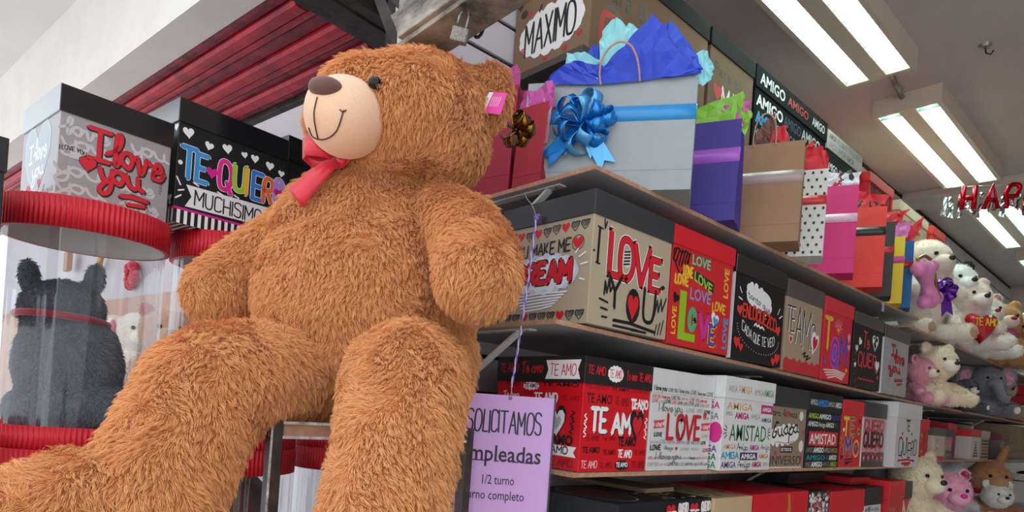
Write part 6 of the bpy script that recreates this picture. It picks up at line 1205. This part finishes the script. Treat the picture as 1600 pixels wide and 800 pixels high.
# far right: red boxes, yellow duck cap, tray of bows
gift_box('plain red box beyond the elephant', (XS - .0, 6.05, .169), .30, .25, .19, 'b81a22', 'c8202a', .05)
gift_box('plain red box further right with white corner', (XS + .05, 6.38, .169), .20, .28, .30, 'c02028', 'd0242e', .08)
yd = thing('plush_duck', 'yellow plush duck lying at the right edge of the middle shelf', 'plush toy', Vector((-.93, 5.80, .169))); local_mesh('plush_body', [('e', (0, 0, .055), (.10, .09, .055)), ('e', (.02, -.10, .06), (.06, .06, .05))], plush_mat('e2c43a'), yd, .01); ball('beak', (.03, -.17, .05), (.03, .035, .012), plush_mat('e08a2a'), yd)
tr = thing('display_tray', 'grey metal tray of foil bows at the lower right', 'tray', Vector((-.80, 5.55, -.235)))
box('tray_base', -.16, -.25, 0, .16, .40, .006, mt['steel'], tr); box('tray_front', .152, -.25, .0, .16, .40, .05, mt['steel'], tr); box('tray_side', -.16, -.25, 0, .16, -.242, .05, mt['steel'], tr)
box('tray_arm', -.50, .0, -.012, -.1, .03, .0, mt['steel'], tr)
for i in range(7):
    c = (mat('metallic_red_ribbon', 'b01626', .25, .6), mat('metallic_black_ribbon', '1c1a1c', .25, .5), mat('metallic_silver_ribbon', 'c8c8cc', .2, .8))[i % 3]
    col_n = ('red', 'black', 'silver')[i % 3]; pos = ('at the near end', 'second from the near end', 'third from the near end', 'in the middle', 'third from the far end', 'second from the far end', 'at the far end')[i]
    bow('gift_bow', '%s foil gift bow %s of the grey tray' % (col_n, pos), Vector((-.80 + .05 * (-1) ** i, 5.36 + i * .085, -.205)), .03, (Vector((1, 0, 0)), Vector((0, 1, 0)), upv_), 9, .042, .018, c, c, [], seed=20 + i)['group'] = 'foil bows in the tray'
# ------------------------------------------------------------------ foil letter banner
red_f = mat('red_foil', 'b80c22', .18, .85, bump=.15, bscale=20); sil_f = mat('silver_foil', 'c9d2d2', .12, .95, bump=.3, bscale=25)
D0 = 3.55; hb0 = atD(1500, 292, D0); hb1 = atD(1660, 285, D0 - .1); bd_ = (hb1 - hb0).normalized()
bn = thing('foil_banner', 'red foil letter banner spelling HAPPY over silver foil, hanging at right', 'banner', hb0)
tube('string', [hb0 - bd_ * .08 - hb0, hb1 - hb0], .0015, wire, bn, n=5)
for i, ch in enumerate('HAPPY'):
    k = .125 / 8
    for st_ in GLY[ch]:
        P = [bd_ * (i * .106 + .015 + x * k * .72) + Vector((0, 0, y * k - .125)) + Vector((.005 * math.sin(y), -.01 * i * 0, 0)) for x, y in st_]
        if len(P) > 6: P = P[::1]
        tube('letter_%s' % ch.lower(), P, .0125, red_f, bn, n=8)
r = random.Random(5)
for i in range(24):
    x = -.07 + i * .036; y0_, y1_ = -.02 - r.uniform(0, .03), -.11 - r.uniform(0, .06); bmq = bmesh.new(); nrm = Vector((-bd_.y, bd_.x, 0)); w = r.uniform(.015, .03)
    pts = [bd_ * x + Vector((0, 0, y0_)), bd_ * (x + w) + Vector((0, 0, y0_ - .01)), bd_ * (x + w + r.uniform(-.01, .01)) + Vector((0, 0, y1_)), bd_ * (x + r.uniform(-.015, .0)) + Vector((0, 0, y1_ + .01))]
    bmq.faces.new([bmq.verts.new(q + nrm * (.02 + r.uniform(0, .02))) for q in pts]); crumple(bmq, .006, i, 2); o = from_bm('silver_strip', bmq, sil_f, bn); q = o.modifiers.new('s', 'SOLIDIFY'); q.thickness = .0005
# ------------------------------------------------------------------ things seen through the cylinders at left
pn_ = thing('wall_cladding', 'brown wall panel behind the clear cylinders', 'panel', UW @ Vector((1.89, 5, -.4)))
box('panel_board', 1.885, 3.75, -1.4, 1.899, 8.9, .62, mat('brown_panel', 'b08c7c', .6, var=.12, scale=3), pn_, 0, True, UW)
dsp = thing('display_shelf', 'pale display shelf on the wall behind the clear cylinders', 'shelf', UW @ Vector((1.62, 3.4, -.04)))
box('shelf_board', 1.52, 2.2, -.06, 1.898, 4.6, -.04, mt['board'], dsp, 0, True, UW); box('shelf_front', 1.50, 2.2, -.10, 1.52, 4.6, -.03, mat('red_shelf_front', 'a83a44', .5), dsp, 0, True, UW)
def uwp(px, py, u):                # the point of the plane at distance u into the shop that lies under a pixel
    r_ = ray(px, py); return r_ * (u / (r_.x * ua.x + r_.y * ua.y))
for px_, col_, lab, e_ in ((60, 'd8b8a4', 'pinkish plush bear behind the first cylinder, at left', 'round'), (175, 'ead8c6', 'cream plush bear seen through the first cylinder', 'round'), (215, 'f0e8dc', 'white plush toy seen through the first cylinder at its right side', 'flop'), (255, 'c8a08a', 'tan plush toy between the first two cylinders', 'round')):
    p = uwp(px_, 560, 1.63); T('plush_bear', lab, Vector((p.x, p.y, -.0395)), FC(100 if px_ < 100 else 85), .15, col_, e_, furn=3000, body=.8, inner='d88a98')
wr = uwp(205, 430, 1.86); wt = thing('heart_wreath', 'red tinsel wreath hanging behind the first cylinder', 'wreath', wr)
for k in range(14):
    a = 2 * PI * k / 14; ball('tinsel_ball', (-.09 * math.cos(a), 0, .075 * math.sin(a)), .028 + .006 * (k % 3), mat('red_tinsel', 'c0283a', .3, .5, var=.4, scale=150, bump=1, bscale=150), wt)
gw = uwp(158, 410, 1.86); gt = thing('gold_garland', 'gold tinsel garland beside the red wreath', 'garland', gw); tube('garland_strand', path([(.1, 0, .08), (.04, -.01, .03), (0, -.01, -.02), (-.05, 0, -.05)], 6), [.018 + .006 * (i % 2) for i in range(19)], mat('gold_tinsel', 'b8924a', .3, .7, var=.4, scale=150, bump=1, bscale=150), gt)
bgb = uwp(112, 405, 1.84); t = thing('paper_bag', 'brown paper bag on the wall behind the first cylinder', 'bag', bgb - Vector((0, 0, .08))); box('bag_body', -.12, -.04, -.02, .05, .0, .14, paper('a87a5c'), t); tube('handle', path([(-.08, -.02, .14), (-.07, -.02, .2), (-.0, -.02, .2), (.01, -.02, .14)], 4), .004, mat('cord_b89a80', 'b89a80', .6), t)
# ------------------------------------------------------------------ lift the whole place so that the floor is at z = 0
for o in list(scene.objects):
    if o.parent is None:
        if o.type == 'MESH' and tuple(o.location) == (0, 0, 0) and o.get('kind') != 'structure': origin_to_base(o)
        if o is cam: M2 = M.copy(); M2.translation = Vector((0, 0, EYE)); cam.matrix_world = M2
        else: o.location.z += EYE
